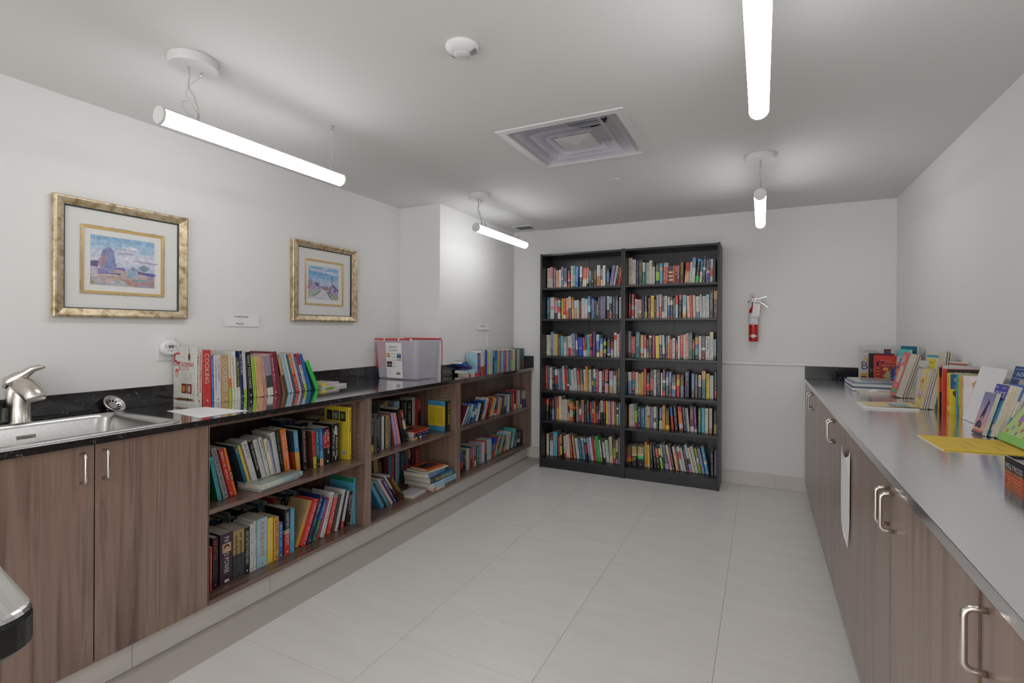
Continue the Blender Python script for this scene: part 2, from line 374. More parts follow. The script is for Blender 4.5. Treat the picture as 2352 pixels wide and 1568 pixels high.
for k in range(5):
    x0, x1 = max(XTK, -2.30+.6*k), min(XRF+.05, -2.30+.6*(k+1)-.0018)
    G().bbox(x0, x1, YB-.012, YB-.004, .001, .112, .0006).obj('tile', M['base'], bb)
struct(G().bbox(-.3068, XR, YB-.014, YB, 1.0255, 1.052, .004).obj('trim_1', M['trim']))
# ------------------------------------------------------------------ counters
gs = slab([XL, -2.632, -2.140, XCL], [.1, .46, 1.222, YP], lambda i, j: not (i == 1 and j == 1), .9, HC)
gs2 = slab([XL, XLP, -2.20, XCL], [.1, .2], lambda i, j: True, .9, HC)
ctop = slab([XL+.001, -2.632, XLP+.001, -2.140, XCL], [.1, .46, 1.222, YP-.001, YB-.001], lambda i, j: not (i in (1, 2) and j == 1) and not (i in (0, 1) and j == 3), .9, HC)
ct = thing('countertop', 'long black veined stone countertop holding the inset sink and rows of books', 'countertop')
ctop.obj('worktop', M['stone'], ct)
G().bbox(XL+.001, XL+.02, .1, YP-.001, HC, 1.021, .0015).obj('backsplash', M['stone'], ct)
G().bbox(XLP+.001, XLP+.02, YP+.02, YB-.02, HC, 1.021, .0015).obj('backsplash', M['stone'], ct)
G().bbox(XLP+.0005, XCL, YB-.02, YB-.0005, HC, 1.042, .0015).obj('backsplash', M['stone'], ct)
cr = thing('countertop', 'shiny dark stone countertop along the wall with travel and children\'s books', 'countertop')
G().bbox(XCR, XR-.001, .4, YB-.001, .8975, HC, .0012).obj('worktop', M['stone2'], cr)
G().bbox(XCR, XR-.001, YB-.02, YB-.0005, HC, 1.026, .0015).obj('backsplash', M['stone'], cr)
# ------------------------------------------------------------------ handles and doors
def handle(parent, x, y, z0, z1, out, r=.0052):
    """bow handle standing out from a door face at x by out (signed)"""
    k = .014; s = 1 if out > 0 else -1; o = x+out; pts = [(x, y, z1)]
    pts += [(o-s*k, y, z1)]+[(o-s*k+s*k*math.sin(a), y, z1-k+k*math.cos(a)) for a in (PI/8, PI/4, 3*PI/8)]+[(o, y, z1-k)]
    pts += [(o, y, z0+k)]+[(o-s*k+s*k*math.cos(a), y, z0+k-k*math.sin(a)) for a in (PI/8, PI/4, 3*PI/8)]+[(o-s*k, y, z0), (x, y, z0)]
    return G().tube(pts, r, 10).obj('handle', M['nickel'], parent, smooth=True)
sc = thing('sink_cabinet', 'walnut veneer cabinet with bow handles below the steel sink', 'cabinet')
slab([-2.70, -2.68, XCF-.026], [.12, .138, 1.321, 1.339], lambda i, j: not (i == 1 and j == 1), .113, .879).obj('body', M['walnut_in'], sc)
for y0, y1, hy in ((.122, .519, None), (.523, .929, .890), (.933, 1.339, .9565)):
    d = G().bbox(XCF-.019, XCF, y0, y1, .116, .897, .0012).obj('door', M['walnut'], sc)
    if hy: handle(d, XCF, hy, .769, .871, .035)
# ------------------------------------------------------------------ walnut shelf units
def shelf_unit(label, y0, y1, tl, tr, xb):
    u = thing('shelf_unit', label, 'shelf unit', group='walnut shelf units under the black counter')
    G().bbox(xb, XCF, y0, y0+tl, .116, .899, .001).obj('side_panel', M['walnut'], u); G().bbox(xb, XCF, y1-tr, y1, .116, .899, .001).obj('side_panel', M['walnut'], u)
    a, b = y0+tl, y1-tr
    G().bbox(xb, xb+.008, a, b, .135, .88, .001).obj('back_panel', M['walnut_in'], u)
    G().bbox(xb, XCF-.001, a, b, .116, .135, .001).obj('bottom_shelf', M['walnut_y'], u)
    G().bbox(xb+.01, XCF-.003, a, b, .507, .527 if y0 < 2 else .525, .001).obj('shelf', M['walnut_y'], u)
    G().bbox(XCF-.02, XCF-.0005, a, b, .884, .899, .001).obj('top_rail', M['walnut_y'], u)
    g = G()
    for x in (XCF-.055, max(xb+.05, XCF-.28)):
        for k in range(14):
            z = .2+.032*k+(.05 if k > 8 else 0)
            g.lathe([(.0024, b-.0006), (.0024, b-.0001)], x, z, 6, 'Y')
    stuff(g.obj('peg_holes', M['cable'], u))
    return u
shelf_unit('walnut shelf unit nearest the sink, packed with hardbacks on two shelves', 1.343, 2.3155, .0015, .0255, -2.72)
shelf_unit('middle walnut shelf unit holding a flat stack of atlases on its lower shelf', 2.3165, 3.311, .0255, .036, -2.72)
shelf_unit('farthest shallow walnut shelf unit beside the far wall', 3.312, 4.702, .036, .030, XLP+.004)
# ------------------------------------------------------------------ black bookcases
def bookcase(label, x0, x1, zs):
    b = thing('bookcase', label, 'bookcase', group='tall black bookcases'); y0, y1 = 4.406, 4.69; t = .0195
    G().bbox(x0, x0+t, y0, y1, 0, 2.034, .001).obj('side_panel', M['blackwood'], b); G().bbox(x1-t, x1, y0, y1, 0, 2.034, .001).obj('side_panel', M['blackwood'], b)
    G().bbox(x0+t, x1-t, y0+.002, y1, 2.012, 2.030, .001).obj('top_panel', M['blackwood_x'], b)
    m = (x0+x1)/2
    for a, c in ((x0+t, m-.0008), (m+.0008, x1-t)): G().box(a, c, y1-.006, y1-.001, .07, 2.012).obj('back_panel', M['blackwood'], b)
    for i, z in enumerate(zs):
        G().bbox(x0+t, x1-t, y0+.001, y1-.006, z-.019, z, .001).obj('bottom_shelf' if i == 0 else 'shelf', M['blackwood_x'], b)
    G().bbox(x0+t, x1-t, y0+.012, y0+.028, .0, zs[0]-.0195, .001).obj('plinth', M['blackwood_x'], b)
bookcase('left of the two tall black bookcases full of books', -1.9006, -1.1018, (.093, .445, .735, 1.063, 1.415, 1.71))
bookcase('right of the two tall black bookcases, nearer the fire extinguisher', -1.1012, -.3068, (.097, .446, .737, 1.065, 1.415, 1.71))
# ------------------------------------------------------------------ cabinets under the right counter
def base_cabinet(label, y0, y1, doors):
    c = thing('base_cabinet', label, 'cabinet', group='walnut base cabinets below the shiny counter')
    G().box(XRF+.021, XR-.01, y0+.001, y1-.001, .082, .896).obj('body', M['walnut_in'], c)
    G().box(XRF+.06, XRF+.075, y0+.001, y1-.001, 0, .082).obj('kickboard', M['base'], c)
    for a, b, hy in doors:
        d = G().bbox(XRF, XRF+.019, a+.0015, b-.0015, .084, .894, .0012).obj('door', M['walnut'], c)
        if hy: handle(d, XRF, hy, .776, .875, -.03)
base_cabinet('walnut base cabinet with single handle, nearest end of the shiny counter', .42, 1.072, [(.42, 1.057, 1.03)])
base_cabinet('walnut base cabinet with paired handles, opposite the sink doors', 1.073, 2.308, [(1.073, 1.682, 1.651), (1.682, 2.308, 1.712)])
base_cabinet('walnut base cabinet with torn white paper stuck on its door', 2.309, 3.47, [(2.309, 2.883, 2.852), (2.883, 3.47, 2.909)])
base_cabinet('walnut base cabinet with paired handles, closest to the far wall', 3.471, 4.69, [(3.471, 4.04, 3.974), (4.04, 4.69, 4.105)])
# ------------------------------------------------------------------ sink, faucet, strainer
sk = thing('sink', 'stainless steel drop-in sink set in the black counter', 'sink')
R_ = []
for x0, x1, y0, y1, r, z in ((-2.642, -2.124, .450, 1.246, .060, HC+.0002), (-2.642, -2.124, .450, 1.246, .060, HC+.004), (-2.636, -2.130, .456, 1.240, .056, HC+.0065), (-2.622, -2.150, .475, 1.205, .050, HC+.0065),
                            (-2.616, -2.156, .481, 1.199, .048, HC+.001), (-2.610, -2.162, .487, 1.193, .05, HC-.012), (-2.598, -2.174, .50, 1.180, .06, HC-.15), (-2.57, -2.20, .53, 1.15, .07, HC-.175), (-2.40, -2.37, .82, .86, .012, HC-.18)):
    R_.append([(x, y, z) for x, y in rrect(x0, x1, y0, y1, r, 6)])
g = G().loft(R_); n = len(R_[0]); g.f.append([(len(R_)-1)*n+j for j in range(n)]); g.c.append((.5,)*3); g.obj('bowl', M['steel'], sk, smooth=True)
g = G(); g.box(-2.6075, -2.6062, .885, .945, .868, .884); g.obj('badge', M['nickel'], sk)
g = G(); rnd = random.Random(5); scrawl(g, lambda u, v: (-2.6055, .889+u, .871+v), .052, .011, (.05, .05, .05), rnd); g.obj('lettering', M['print'], sk, True)
fc = thing('faucet', 'brushed nickel single lever faucet behind the sink', 'faucet')
fx, fy = -2.672, .922
G().lathe([(.036, HC), (.036, HC+.004), (.0315, HC+.010), (.030, HC+.07), (.029, HC+.125), (.026, HC+.15)], fx, fy, 24).obj('column', M['nickel'], fc, smooth=True)
G().tube([(-2.690, .905, .985), (-2.690, .905, 1.015), (-2.688, .906, 1.05), (-2.685, .908, 1.075), (-2.68, .91, 1.082)], [.018, .024, .027, .024, .008], 20).obj('body', M['nickel'], fc, smooth=True)
G().tube([(-2.678, .920, 1.072), (-2.655, .923, 1.075), (-2.625, .928, 1.066), (-2.595, .932, 1.046), (-2.578, .934, 1.026), (-2.574, .934, 1.018)], [.030, .036, .038, .037, .034, .028], 22).obj('spout', M['nickel'], fc, smooth=True)
G().tube([(-2.698, .892, 1.066), (-2.693, .898, 1.092), (-2.680, .912, 1.104), (-2.662, .930, 1.122), (-2.646, .948, 1.142), (-2.632, .966, 1.149), (-2.622, .978, 1.148)], [.018, .027, .026, .018, .013, .011, .004], 18).obj('lever', M['nickel'], fc, smooth=True)
st = thing('sink_strainer', 'metal basket strainer leaning on the backsplash behind the sink', 'strainer', mat=Matrix.Translation((-2.683, 1.252, .958)) @ Matrix.Rotation(.35, 4, 'Z') @ Matrix.Rotation(.85, 4, 'Y'))
G().lathe([(.040, -.012), (.046, -.004), (.048, .003), (.046, .006), (.041, .003), (.034, -.008), (.006, -.010)], 0, 0, 28).obj('basket', M['steel'], st, smooth=True)
G().lathe([(.004, -.045), (.004, -.011)], 0, 0, 10).obj('stem', M['nickel'], st)
g = G()
for k in range(12):
    a = 2*PI*k/12; ca, sa = math.cos(a), math.sin(a)
    g.add([(r*ca-w*sa, r*sa+w*ca, z) for r, w, z in ((.018, -.0022, -.0080), (.033, -.0035, -.0070), (.033, .0035, -.0070), (.018, .0022, -.0080))], [[0, 1, 2, 3]])
stuff(g.obj('slots', M['dark'], st))
# ------------------------------------------------------------------ ceiling lamps
def lamp(label, x, y0, y1, yc, ym, flip=False):
    L = thing('pendant_lamp', label, 'lamp', (x, yc, ZC), 'hanging tube lamps'); z = 2.072-ZC; r = .0325
    a, b = y0-yc, y1-yc; m = ym-yc; e = .012
    G().lathe([(.0825, -.0005), (.0835, -.003), (.0835, -.031), (.081, -.0345), (.002, -.035)], 0, 0, 40).obj('canopy', M['whitemetal'], L, smooth=False)
    arcp = lambda rr, t0, t1, n: [(rr*math.cos(t0+(t1-t0)*i/n), z+rr*math.sin(t0+(t1-t0)*i/n)) for i in range(n+1)]
    t0 = PI/2-.96; lo = arcp(r-.0015, PI/2+.96, 2*PI+t0, 26); hi = arcp(r-.001, t0, PI/2+.96, 8); hi = hi+arcp(r-.006, PI/2+.96, t0, 8)
    G().loft([[(x, y, zz) for x, zz in lo] for y in (a+e, b-e)], closed=False).obj('tube_diffuser', M['lamp'], L, smooth=True)
    G().loft([[(x, y, zz) for x, zz in hi] for y in (a+e, b-e)], True).obj('housing', M['whitemetal'], L)
    for p, q in ((a, a+e), (b-e, b)):
        G().lathe([(r-.002, p), (r, p+.002), (r, q-.001), (r-.002, q)], 0, z, 28, 'Y').obj('end_cap', M['whitemetal'], L)
    s = -1 if yc-y0 > .3 else 1
    yg = a+.115
    G().tube([(.0, -.02, -.034), (.004, -.018, -.07), (-.003, -.02, -.11), (.003, .0, -.14), (.006, .012, -.18), (.0, yg*.3+.02, z+r)], .0034, 8).obj('power_cable', M['cable'], L, smooth=True)
    G().tube([(.0, .03, -.05), (.0, -.012, -.10), (0, -.03, -.14), (0, yg+.03, z+r+.02)], .0011, 6).obj('suspension_wire', M['cable'], L)
    G().lathe([(.005, -.052), (.006, -.049), (.006, -.036), (.005, -.034)], 0, .03, 12).obj('gripper', M['chrome'], L)
    for yy in (yg+.03, m):
        G().lathe([(.0045, z+r-.001), (.0045, z+r+.024), (.002, z+r+.028)], 0, yy, 10).obj('gripper', M['chrome'], L)
        pts = [(.006*math.sin(t*2), yy-.032+.03*math.cos(t), z+r+.034+.026*math.sin(t)) for t in [i*2*PI/22-.5 for i in range(21)]]
        G().tube(pts, .0011, 5).obj('spare_loop', M['cable'], L)
    G().tube([(0, m, z+r+.02), (0, m, -.03)], .0009, 6).obj('suspension_wire', M['cable'], L)
    G().lathe([(.002, -.034), (.0045, -.028), (.0045, -.010), (.007, -.006), (.007, -.0005)], 0, m, 12).obj('ceiling_anchor', M['chrome'], L)
M['lampcap'] = emit_mat('lit_end_cap', LAMP*.5)
lamp('hanging tube lamp over the long counter, beside the large gold-framed picture', -1.930, 1.030, 1.905, 1.155, 1.836)
lamp('hanging tube lamp near the column, beside the small ceiling vent', -1.908, 3.206, 4.085, 3.262, 3.938)
lamp('short-looking hanging tube lamp above the fire extinguisher side of room', -.012, 3.104, 3.985, 3.235, 3.85)
lamp('lit tube cut by the top of the frame, nearest the camera', -.012, 1.060, 1.937, 1.19, 1.80)
for x in (-1.92, -.012): lamp('added unseen fill tube lamp behind the viewer, over the %s counter' % ('long black' if x < -1 else 'shiny'), x, -1.1, -.225, -.97, -.36)  # extra tube lamps added out of view as fill light
# ------------------------------------------------------------------ ceiling fittings
sd = thing('motion_sensor', 'round white domed sensor on the ceiling between the lamps', 'sensor', (-.966, 1.522, ZC))
G().lathe([(.060, -.0002), (.060, -.007), (.056, -.012), (.050, -.020), (.030, -.030)], 0, 0, 36).obj('housing', M['white'], sd, smooth=True)
G().lathe([(.030, -.0295), (.027, -.036), (.016, -.041), (.002, -.043)], 0, 0, 28).obj('lens', M['clearacr'], sd, smooth=True)
for k in (0.35, 2.9):
    g = G()
    for i in range(5):
        rr = .034+.0045*i; zz = -.0305+.0026*i-.0008
        p = [(rr*math.cos(a), rr*math.sin(a), zz-.0012) for a in (k-.36, k, k+.36)]; q = [((rr+.0022)*math.cos(a), (rr+.0022)*math.sin(a), zz) for a in (k+.36, k, k-.36)]
        g.poly(p+q, (.1,)*3)
    stuff(g.obj('vent_slots', M['grey'], sd))
ad = thing('air_diffuser', 'square ceiling air diffuser with stepped clear louvres and dark duct', 'air vent', (-.9015, 2.5905, ZC))
def frame_ring(o, i, z0, z1, zi=None):
    zi = z0 if zi is None else zi
    sq = lambda s, z: [(-s, -s, z), (s, -s, z), (s, s, z), (-s, s, z)]
    return G().loft([sq(o, z1), sq(o, z0), sq(i, zi), sq(i, z1+.0)])
frame_ring(.331, .289, -.006, -.0005).obj('frame', M['white'], ad)
G().loft([[(-s, -s, z), (s, -s, z), (s, s, z), (-s, s, z)] for s, z in ((.2875, .001), (.287, .10), (.01, .10))]).obj('plenum', M['ceiling'], ad)
G().lathe([(.115, .099), (.105, .0985), (.105, .02+.076), (.095, .0975), (.001, .0975)], .06, -.05, 32).obj('duct_opening', M['dark'], ad)
g = G()
for i in range(7): g.box(.06-.1, .06+.1, -.05-.075+i*.024, -.05-.070+i*.024, .0955, .0970)
stuff(g.obj('duct_fins', M['grey'], ad))
for s0, s1, z0, z1 in ((.262, .225, -.004, .050), (.200, .160, -.004, .045), (.135, .105, -.004, .035)):
    sq = lambda s, z: [(-s, -s, z), (s, -s, z), (s, s, z), (-s, s, z)]
    G().loft([sq(s0, z0), sq(s1, z1), sq(s1-.003, z1), sq(s0-.004, z0+.003), sq(s0, z0)]).obj('louvre', M['acryl'] if 'acryl' in M else M['tub'], ad)
G().add([(-.1, -.1, .004), (.1, -.1, .004), (.1, .1, .004), (-.1, .1, .004), (0, 0, -.012)], [[0, 1, 4], [1, 2, 4], [2, 3, 4], [3, 0, 4], [3, 2, 1, 0]]).obj('centre_plate', M['clearacr'], ad)
for x in (-.16, .16): G().box(x-.006, x+.006, -.24, .24, .05, .056).obj('bracket', M['white'], ad)
sp = thing('sprinkler_cover', 'small flat white disc flush with the ceiling past the diffuser', 'sprinkler', (-.892, 3.331, ZC))
G().lathe([(.0385, -.001), (.0385, -.005), (.036, -.006), (.002, -.006)], 0, 0, 32).obj('disc', M['white'], sp); G().lathe([(.030, 0), (.030, -.001)], 0, 0, 24).obj('collar', M['grey'], sp)
ap = thing('access_panel', 'white framed ceiling access panel above the far counter corner', 'access panel', (-2.09, 4.26, ZC))
frr = lambda x, y, w, z0: G().loft([[(-x, -y, 0), (x, -y, 0), (x, y, 0), (-x, y, 0)], [(-x, -y, z0), (x, -y, z0), (x, y, z0), (-x, y, z0)], [(-x+w, -y+w, z0), (x-w, -y+w, z0), (x-w, y-w, z0), (-x+w, y-w, z0)], [(-x+w, -y+w, 0), (x-w, -y+w, 0), (x-w, y-w, 0), (-x+w, y-w, 0)]])
frr(.150, .372, .012, -.004).obj('frame', M['trim'], ap); G().box(-.136, .136, -.358, .13, -.002, 0).obj('panel', M['ceiling'], ap)
av = thing('ceiling_vent', 'small slatted ceiling grille above the far end of the counter', 'air vent', (-2.114, 4.51, ZC))
frr(.098, .092, .014, -.006).obj('frame', M['white'], av); G().box(-.084, .084, -.078, .078, -.0028, -.0022).obj('backing', M['dark'], av)
for i in range(8): G().box(-.083, .083, -.074+i*.019, -.067+i*.019, -.0058, -.003).obj('slat', M['grey'], av)
for i in range(5): G().box(-.070+i*.033, -.066+i*.033, -.077, .077, -.0062, -.0034).obj('bar', M['grey'], av)
# ------------------------------------------------------------------ things on the walls
def picture(label, y0, y1, z0, z1, sight, fil, pr, paint, rope):
    p = thing('framed_picture', label, 'picture', (XL, 0, 0))
    sq = lambda a, x: [(x, a[0], a[2]), (x, a[1], a[2]), (x, a[1], a[3]), (x, a[0], a[3])]
    o = (y0, y1, z0, z1); ins = lambda a, k: (a[0]+k, a[1]-k, a[2]+k, a[3]-k)
    G().loft([sq(ins(o, .004), .001), sq(o, .006), sq(o, .030), sq(ins(o, .004), .0345), sq(ins(o, .010), .035), sq(sight, .024), sq(sight, .012)]).obj('frame', M['gold'], p)
    G().loft([sq(sight, .0235), sq(ins(sight, .0045), .021), sq(ins(sight, .0045), .012)]).obj('lip', M['dkgreen'], p)
    G().loft([sq(sight, .010), sq(sight, .013), sq(fil, .013), sq(fil, .010)]).obj('mat_board', M['mat'], p)
    G().loft([sq(fil, .012), sq(ins(fil, -.003), .0165), sq(ins(fil, .009), .0155), sq(ins(fil, .010), .011)]).obj('fillet', M['goldin'], p)
    G().box(.008, .0115, fil[0], fil[1], fil[2], fil[3]).obj('inner_mat', M['mat'], p)
    if rope:
        g = G(); k = 0; q = ins(fil, -.003)
        n = 46
        for i in range(n):
            y = q[0]+(q[1]-q[0])*(i+.5)/n
            for z in (q[2], q[3]): g.box(.0150, .0185, y-.0022, y+.0022, z-.002, z+.002)
        for i in range(40):
            z = q[2]+(q[3]-q[2])*(i+.5)/40
            for y in (q[0], q[1]): g.box(.0150, .0185, y-.002, y+.002, z-.0022, z+.0022)
        stuff(g.obj('rope_beading', M['gold'], p))
    g = G(); W_, H_ = pr[1]-pr[0], pr[3]-pr[2]; n = [0]
    def P_(pts, c): n[0] += 1; g.poly([(.0118+.00004*n[0], pr[0]+u*W_, pr[2]+v*H_) for u, v in pts], hexl(c))
    paint(P_); g.obj('print', M['painting'], p, True)
    return p
def blob(cx, cy, rx, ry, rnd, n=18, j=.16): return [(cx+rx*math.cos(2*PI*i/n)*(1+rnd.uniform(-j, j)), cy+ry*math.sin(2*PI*i/n)*(1+rnd.uniform(-j, j))) for i in range(n)]
def rect(a, b, c, d): return [(a, c), (b, c), (b, d), (a, d)]
def paint1(P):
    r = random.Random(3)
    for i, c in enumerate(['B9BFCF', 'C2C6D6', 'C8CAD8', 'BFC6D6', 'A9BFD2', '9AB8D0', '8DB0CC']): P(rect(0, 1, .30+.1*i, .30+.1*(i+1)), c)
    P(rect(0, 1, 0, .31), 'B4A8A6')
    for cx, cy, rx, ry, c in ((.52, .72, .15, .035, 'CFCBD8'), (.55, .68, .14, .022, 'A7A3C0'), (.75, .58, .24, .05, 'CDCAD6'), (.86, .53, .2, .022, 'A5A3C0'), (.7, .5, .2, .03, 'D0CDD8'), (.24, .66, .16, .05, 'CACBDA'), (.62, .80, .14, .035, 'D0D0DC')): P(blob(cx, cy, rx, ry, r), c)
    P([(.0, .35), (.0, .47), (.12, .49), (.14, .34)], '6B5F86'); P([(.0, .22), (.0, .36), (.10, .36), (.14, .46), (.18, .34), (.18, .22)], 'BDB2C4')
    P(blob(.26, .60, .10, .19, r), '8288AE'); P(blob(.20, .46, .09, .16, r), 'A38E9A'); P(blob(.29, .42, .09, .16, r), '8489B0')
    P([(.1, .22), (.1, .33), (.18, .36), (.3, .30), (.3, .22)], '9C94BE')
    for i in range(5): P(rect(.12+.03*i, .133+.03*i, .23, .31), '5E62A0')
    P(blob(.44, .345, .09, .035, r), '6E70A8'); P(blob(.42, .29, .09, .05, r), 'B09A9C'); P(blob(.36, .235, .10, .02, r), '5A5680')
    P([(.56, .19), (.56, .33), (.645, .40), (.73, .33), (.73, .19)], '93A9BE'); P([(.555, .32), (.645, .405), (.735, .32), (.735, .335), (.645, .42), (.555, .335)], '7A7488')
    P(rect(.63, .655, .34, .37), '5A5F86'); P(rect(.73, .86, .21, .28), 'B9A3AC'); P([(.72, .28), (.73, .335), (.86, .31), (.87, .26)], '71587A')
    P(blob(.82, .41, .085, .06, r), '7E93A8'); P(rect(.81, .83, .3, .38), '6E7C8E'); P(blob(.93, .28, .09, .04, r), '5A649C'); P(rect(.87, 1, .18, .25), 'A394A8')
    P([(0, .14), (0, .20), (.34, .24), (.55, .2), (.4, .17)], 'B4A0A2'); P([(0, .17), (.3, .215), (.3, .225), (0, .185)], 'D4D2D4')
    P([(.3, .02), (.45, .14), (.95, .17), (1, .14), (1, .05), (.7, .0)], 'B08A84'); P([(0, 0), (0, .12), (.2, .1), (.45, .12), (.62, 0)], 'A9ADB4'); P([(.1, .08), (.4, .16), (.5, .15), (.2, .05)], 'C6A99A')
    P([(.58, .13), (.8, .155), (.98, .14), (.95, .12), (.7, .10)], '7FA0AC'); P([(.66, 0), (.8, .06), (1, .03), (1, 0)], '9A94A6'); P(blob(.03, .04, .025, .03, r), 'B49A5C')
def paint2(P):
    r = random.Random(8)
    for i, c in enumerate(['B9BED2', 'B0BFD8', 'A0BCDA', '8BB2D8', '76A6D2', '8CB4D6', 'A9C2DA']): P(rect(0, 1, .36+.0915*i, .36+.0915*(i+1)), c)
    P(rect(0, 1, 0, .37), 'B8B2BC')
    for cx, cy, rx, ry, c in ((.3, .88, .3, .03, 'C2C8D4'), (.7, .83, .3, .035, 'C6CBD8'), (.25, .94, .22, .02, '6FA0CE'), (.8, .92, .2, .03, '7FAAD2'), (.85, .78, .14, .02, 'D0D4DC')): P(blob(cx, cy, rx, ry, r), c)
    P(blob(.06, .50, .07, .12, r), '9A95A4'); P(blob(.26, .44, .09, .07, r), '6F688E'); P(blob(.18, .36, .09, .09, r), 'A69CC0'); P(blob(.03, .34, .05, .08, r), 'C08494')
    P(blob(.45, .36, .14, .035, r), '7A7A92'); P(rect(.36, .44, .30, .37), 'B5B0C8'); P(rect(.47, .56, .31, .36), '8E8878'); P(rect(.58, .68, .31, .39), 'B57A5C'); P(rect(.5, .66, .28, .31), 'AA6E6C')
    P([(.66, .15), (.66, .36), (.8, .46), (.98, .28), (1, .12)], 'A9A2CC'); P([(.66, .2), (.70, .40), (.77, .44), (.74, .2)], '7C79B4'); P([(.76, .44), (.80, .48), (1, .30), (1, .25)], '585A7C'); P(rect(.77, .785, .45, .78), '5E6488')
    P([(.82, .27), (.86, .33), (.90, .30), (.86, .24)], 'A5486A'); P(rect(.88, .905, .25, .30), '4C4A7C')
    P([(.0, .02), (.18, .06), (.42, .28), (.54, .29), (.62, .2), (.8, 0), (.0, 0)], 'CBC7D4'); P([(0, .08), (0, .24), (.2, .24), (.42, .28), (.2, .12)], 'AAB4AC'); P([(.05, .06), (.2, .15), (.4, .27), (.38, .22), (.22, .10)], '7E9484')
    P([(.62, .18), (.76, 0), (1, 0), (1, .12), (.78, .2)], '9FA68E'); P([(.6, .19), (.74, .01), (.77, .01), (.63, .2)], '566A58'); P([(.53, .21), (.64, .2), (.74, .17), (.7, .24)], '6A5E8C')
    for i in range(14): P([(x := r.uniform(.02, .95), y := r.uniform(.28, .45)), (x+.02, y+.004), (x+.018, y+.03), (x+.004, y+.025)], r.choice(['54567E', '6E7F92', 'A08C9C', '4E5A64']))
picture('large landscape watercolour with trees and barn in a wide gold frame', 1.035, 1.596, 1.358, 1.888, (1.073, 1.553, 1.396, 1.850), (1.139, 1.480, 1.470, 1.772), (1.174, 1.441, 1.509, 1.735), paint1, True)
picture('smaller gold-framed watercolour of a village lane under blue sky', 2.253, 2.827, 1.362, 1.894, (2.300, 2.776, 1.400, 1.855), (2.363, 2.700, 1.474, 1.779), (2.392, 2.658, 1.515, 1.739), paint2, False)
def wall_note(label, x, y0, y1, z0, z1, lines, seed):
    o = thing('paper_sign', label, 'sign', (x, 0, 0))
    n = 6; g = G(); pt = [(y0+(y1-y0)*i/n, .0012+.006*(i/n)*(1 if seed else .6)) for i in range(n+1)]
    g.loft([[(d, y, z1) for y, d in pt], [(d+.001, y, (z0+z1)/2) for y, d in pt], [(d+.004, y, z0) for y, d in pt]], closed=False); g.obj('sheet', M['paper'], o)
    g = G(); rnd = random.Random(seed)
    for s, cy, cz, sz in lines:
        pl = lambda u, v: (.0016+.006*((cy+u-y0)/(y1-y0))+.004*max(0, (z1-cz-v)/(z1-z0)), cy+u, cz+v)
        if s == '~': scrawl(g, pl, .09, sz, (.12, .12, .14), rnd)
        else: text(g, s, pl, sz, (.10, .10, .12), align='C')
    g.obj('lettering', M['print'], o, True)
wall_note('handwritten white paper sign reading cookbooks and health', XL, 1.813, 2.030, 1.322, 1.396, [('Cookbooks', 1.915, 1.375, .018), ('+', 1.905, 1.355, .015), ('Health', 1.905, 1.333, .018)], 0)
wall_note('small white paper sign over the far paperback row', XLP, 3.935, 4.163, 1.309, 1.368, [('~', 4.01, 1.335, .02)], 4)
def plate(name, label, x, y0, y1, z0, z1, kind):
    o = thing(name, label, kind, (x, (y0+y1)/2, (z0+z1)/2)); w, h = (y1-y0)/2, (z1-z0)/2
    G().bbox(0, .006, -w, w, -h, h, .0015).obj('cover_plate', M['white'], o); return o, w, h
o, w, h = plate('wall_outlet', 'white wall outlet holding the round timer, behind the cookbooks', XL, 1.461, 1.543, 1.143, 1.266, 'outlet')
for z in (-.053, .053): G().lathe([(.003, .006), (.002, .0068)], 0, z, 10, 'X').obj('screw', M['cable'], o)
tmr = thing('plug_in_timer', 'round white digital timer with grey screen plugged into the outlet', 'timer', (XL+.006, 1.507, 1.211))
G().loft([[(x, r*math.cos(a), r*.93*math.sin(a)) for a in [2*PI*k/36 for k in range(36)]] for r, x in ((.040, .0), (.044, .006), (.044, .024), (.040, .033), (.034, .035), (.001, .0352))]).obj('housing', M['white'], tmr, smooth=True)
G().bbox(.0352, .0362, -.014, .014, -.003, .013, .0005).obj('screen', M['screen'] if 'screen' in M else M['grey'], tmr)
for u, v, a, b in ((-.023, .010, .0038, .0022), (-.023, .001, .0038, .0022), (.022, .010, .0028, .0024), (.022, .001, .0028, .0024), (-.013, -.013, .0036, .0024), (0, -.017, .0045, .003), (.012, -.013, .0036, .0024)):
    G().loft([[(x, u+k*a*math.cos(t), v+k*b*math.sin(t)) for t in [2*PI*i/14 for i in range(14)]] for x, k in ((.0350, 1), (.0362, .9), (.0363, .05))]).obj('button', M['grey'], tmr)
g = G(); scrawl(g, lambda u, v: (.0354, -.011+u, .018+v), .022, .004, (.15, .15, .16), random.Random(2)); g.obj('lettering', M['print'], tmr, True)
o, w, h = plate('light_switch', 'white rocker light switch plate above the far paperback row', XLP, 4.138, 4.222, 1.138, 1.269, 'switch')
G().bbox(.006, .0085, -.017, .017, -.034, .034, .001).obj('rocker', M['white'], o)
o, w, h = plate('wall_outlet', 'white wall outlet half hidden behind the clear plastic bin', XL, 3.03, 3.112, 1.160, 1.284, 'outlet')
G().bbox(.006, .0075, -.017, .017, -.034, .034, .0006).obj('socket', M['trim'], o)
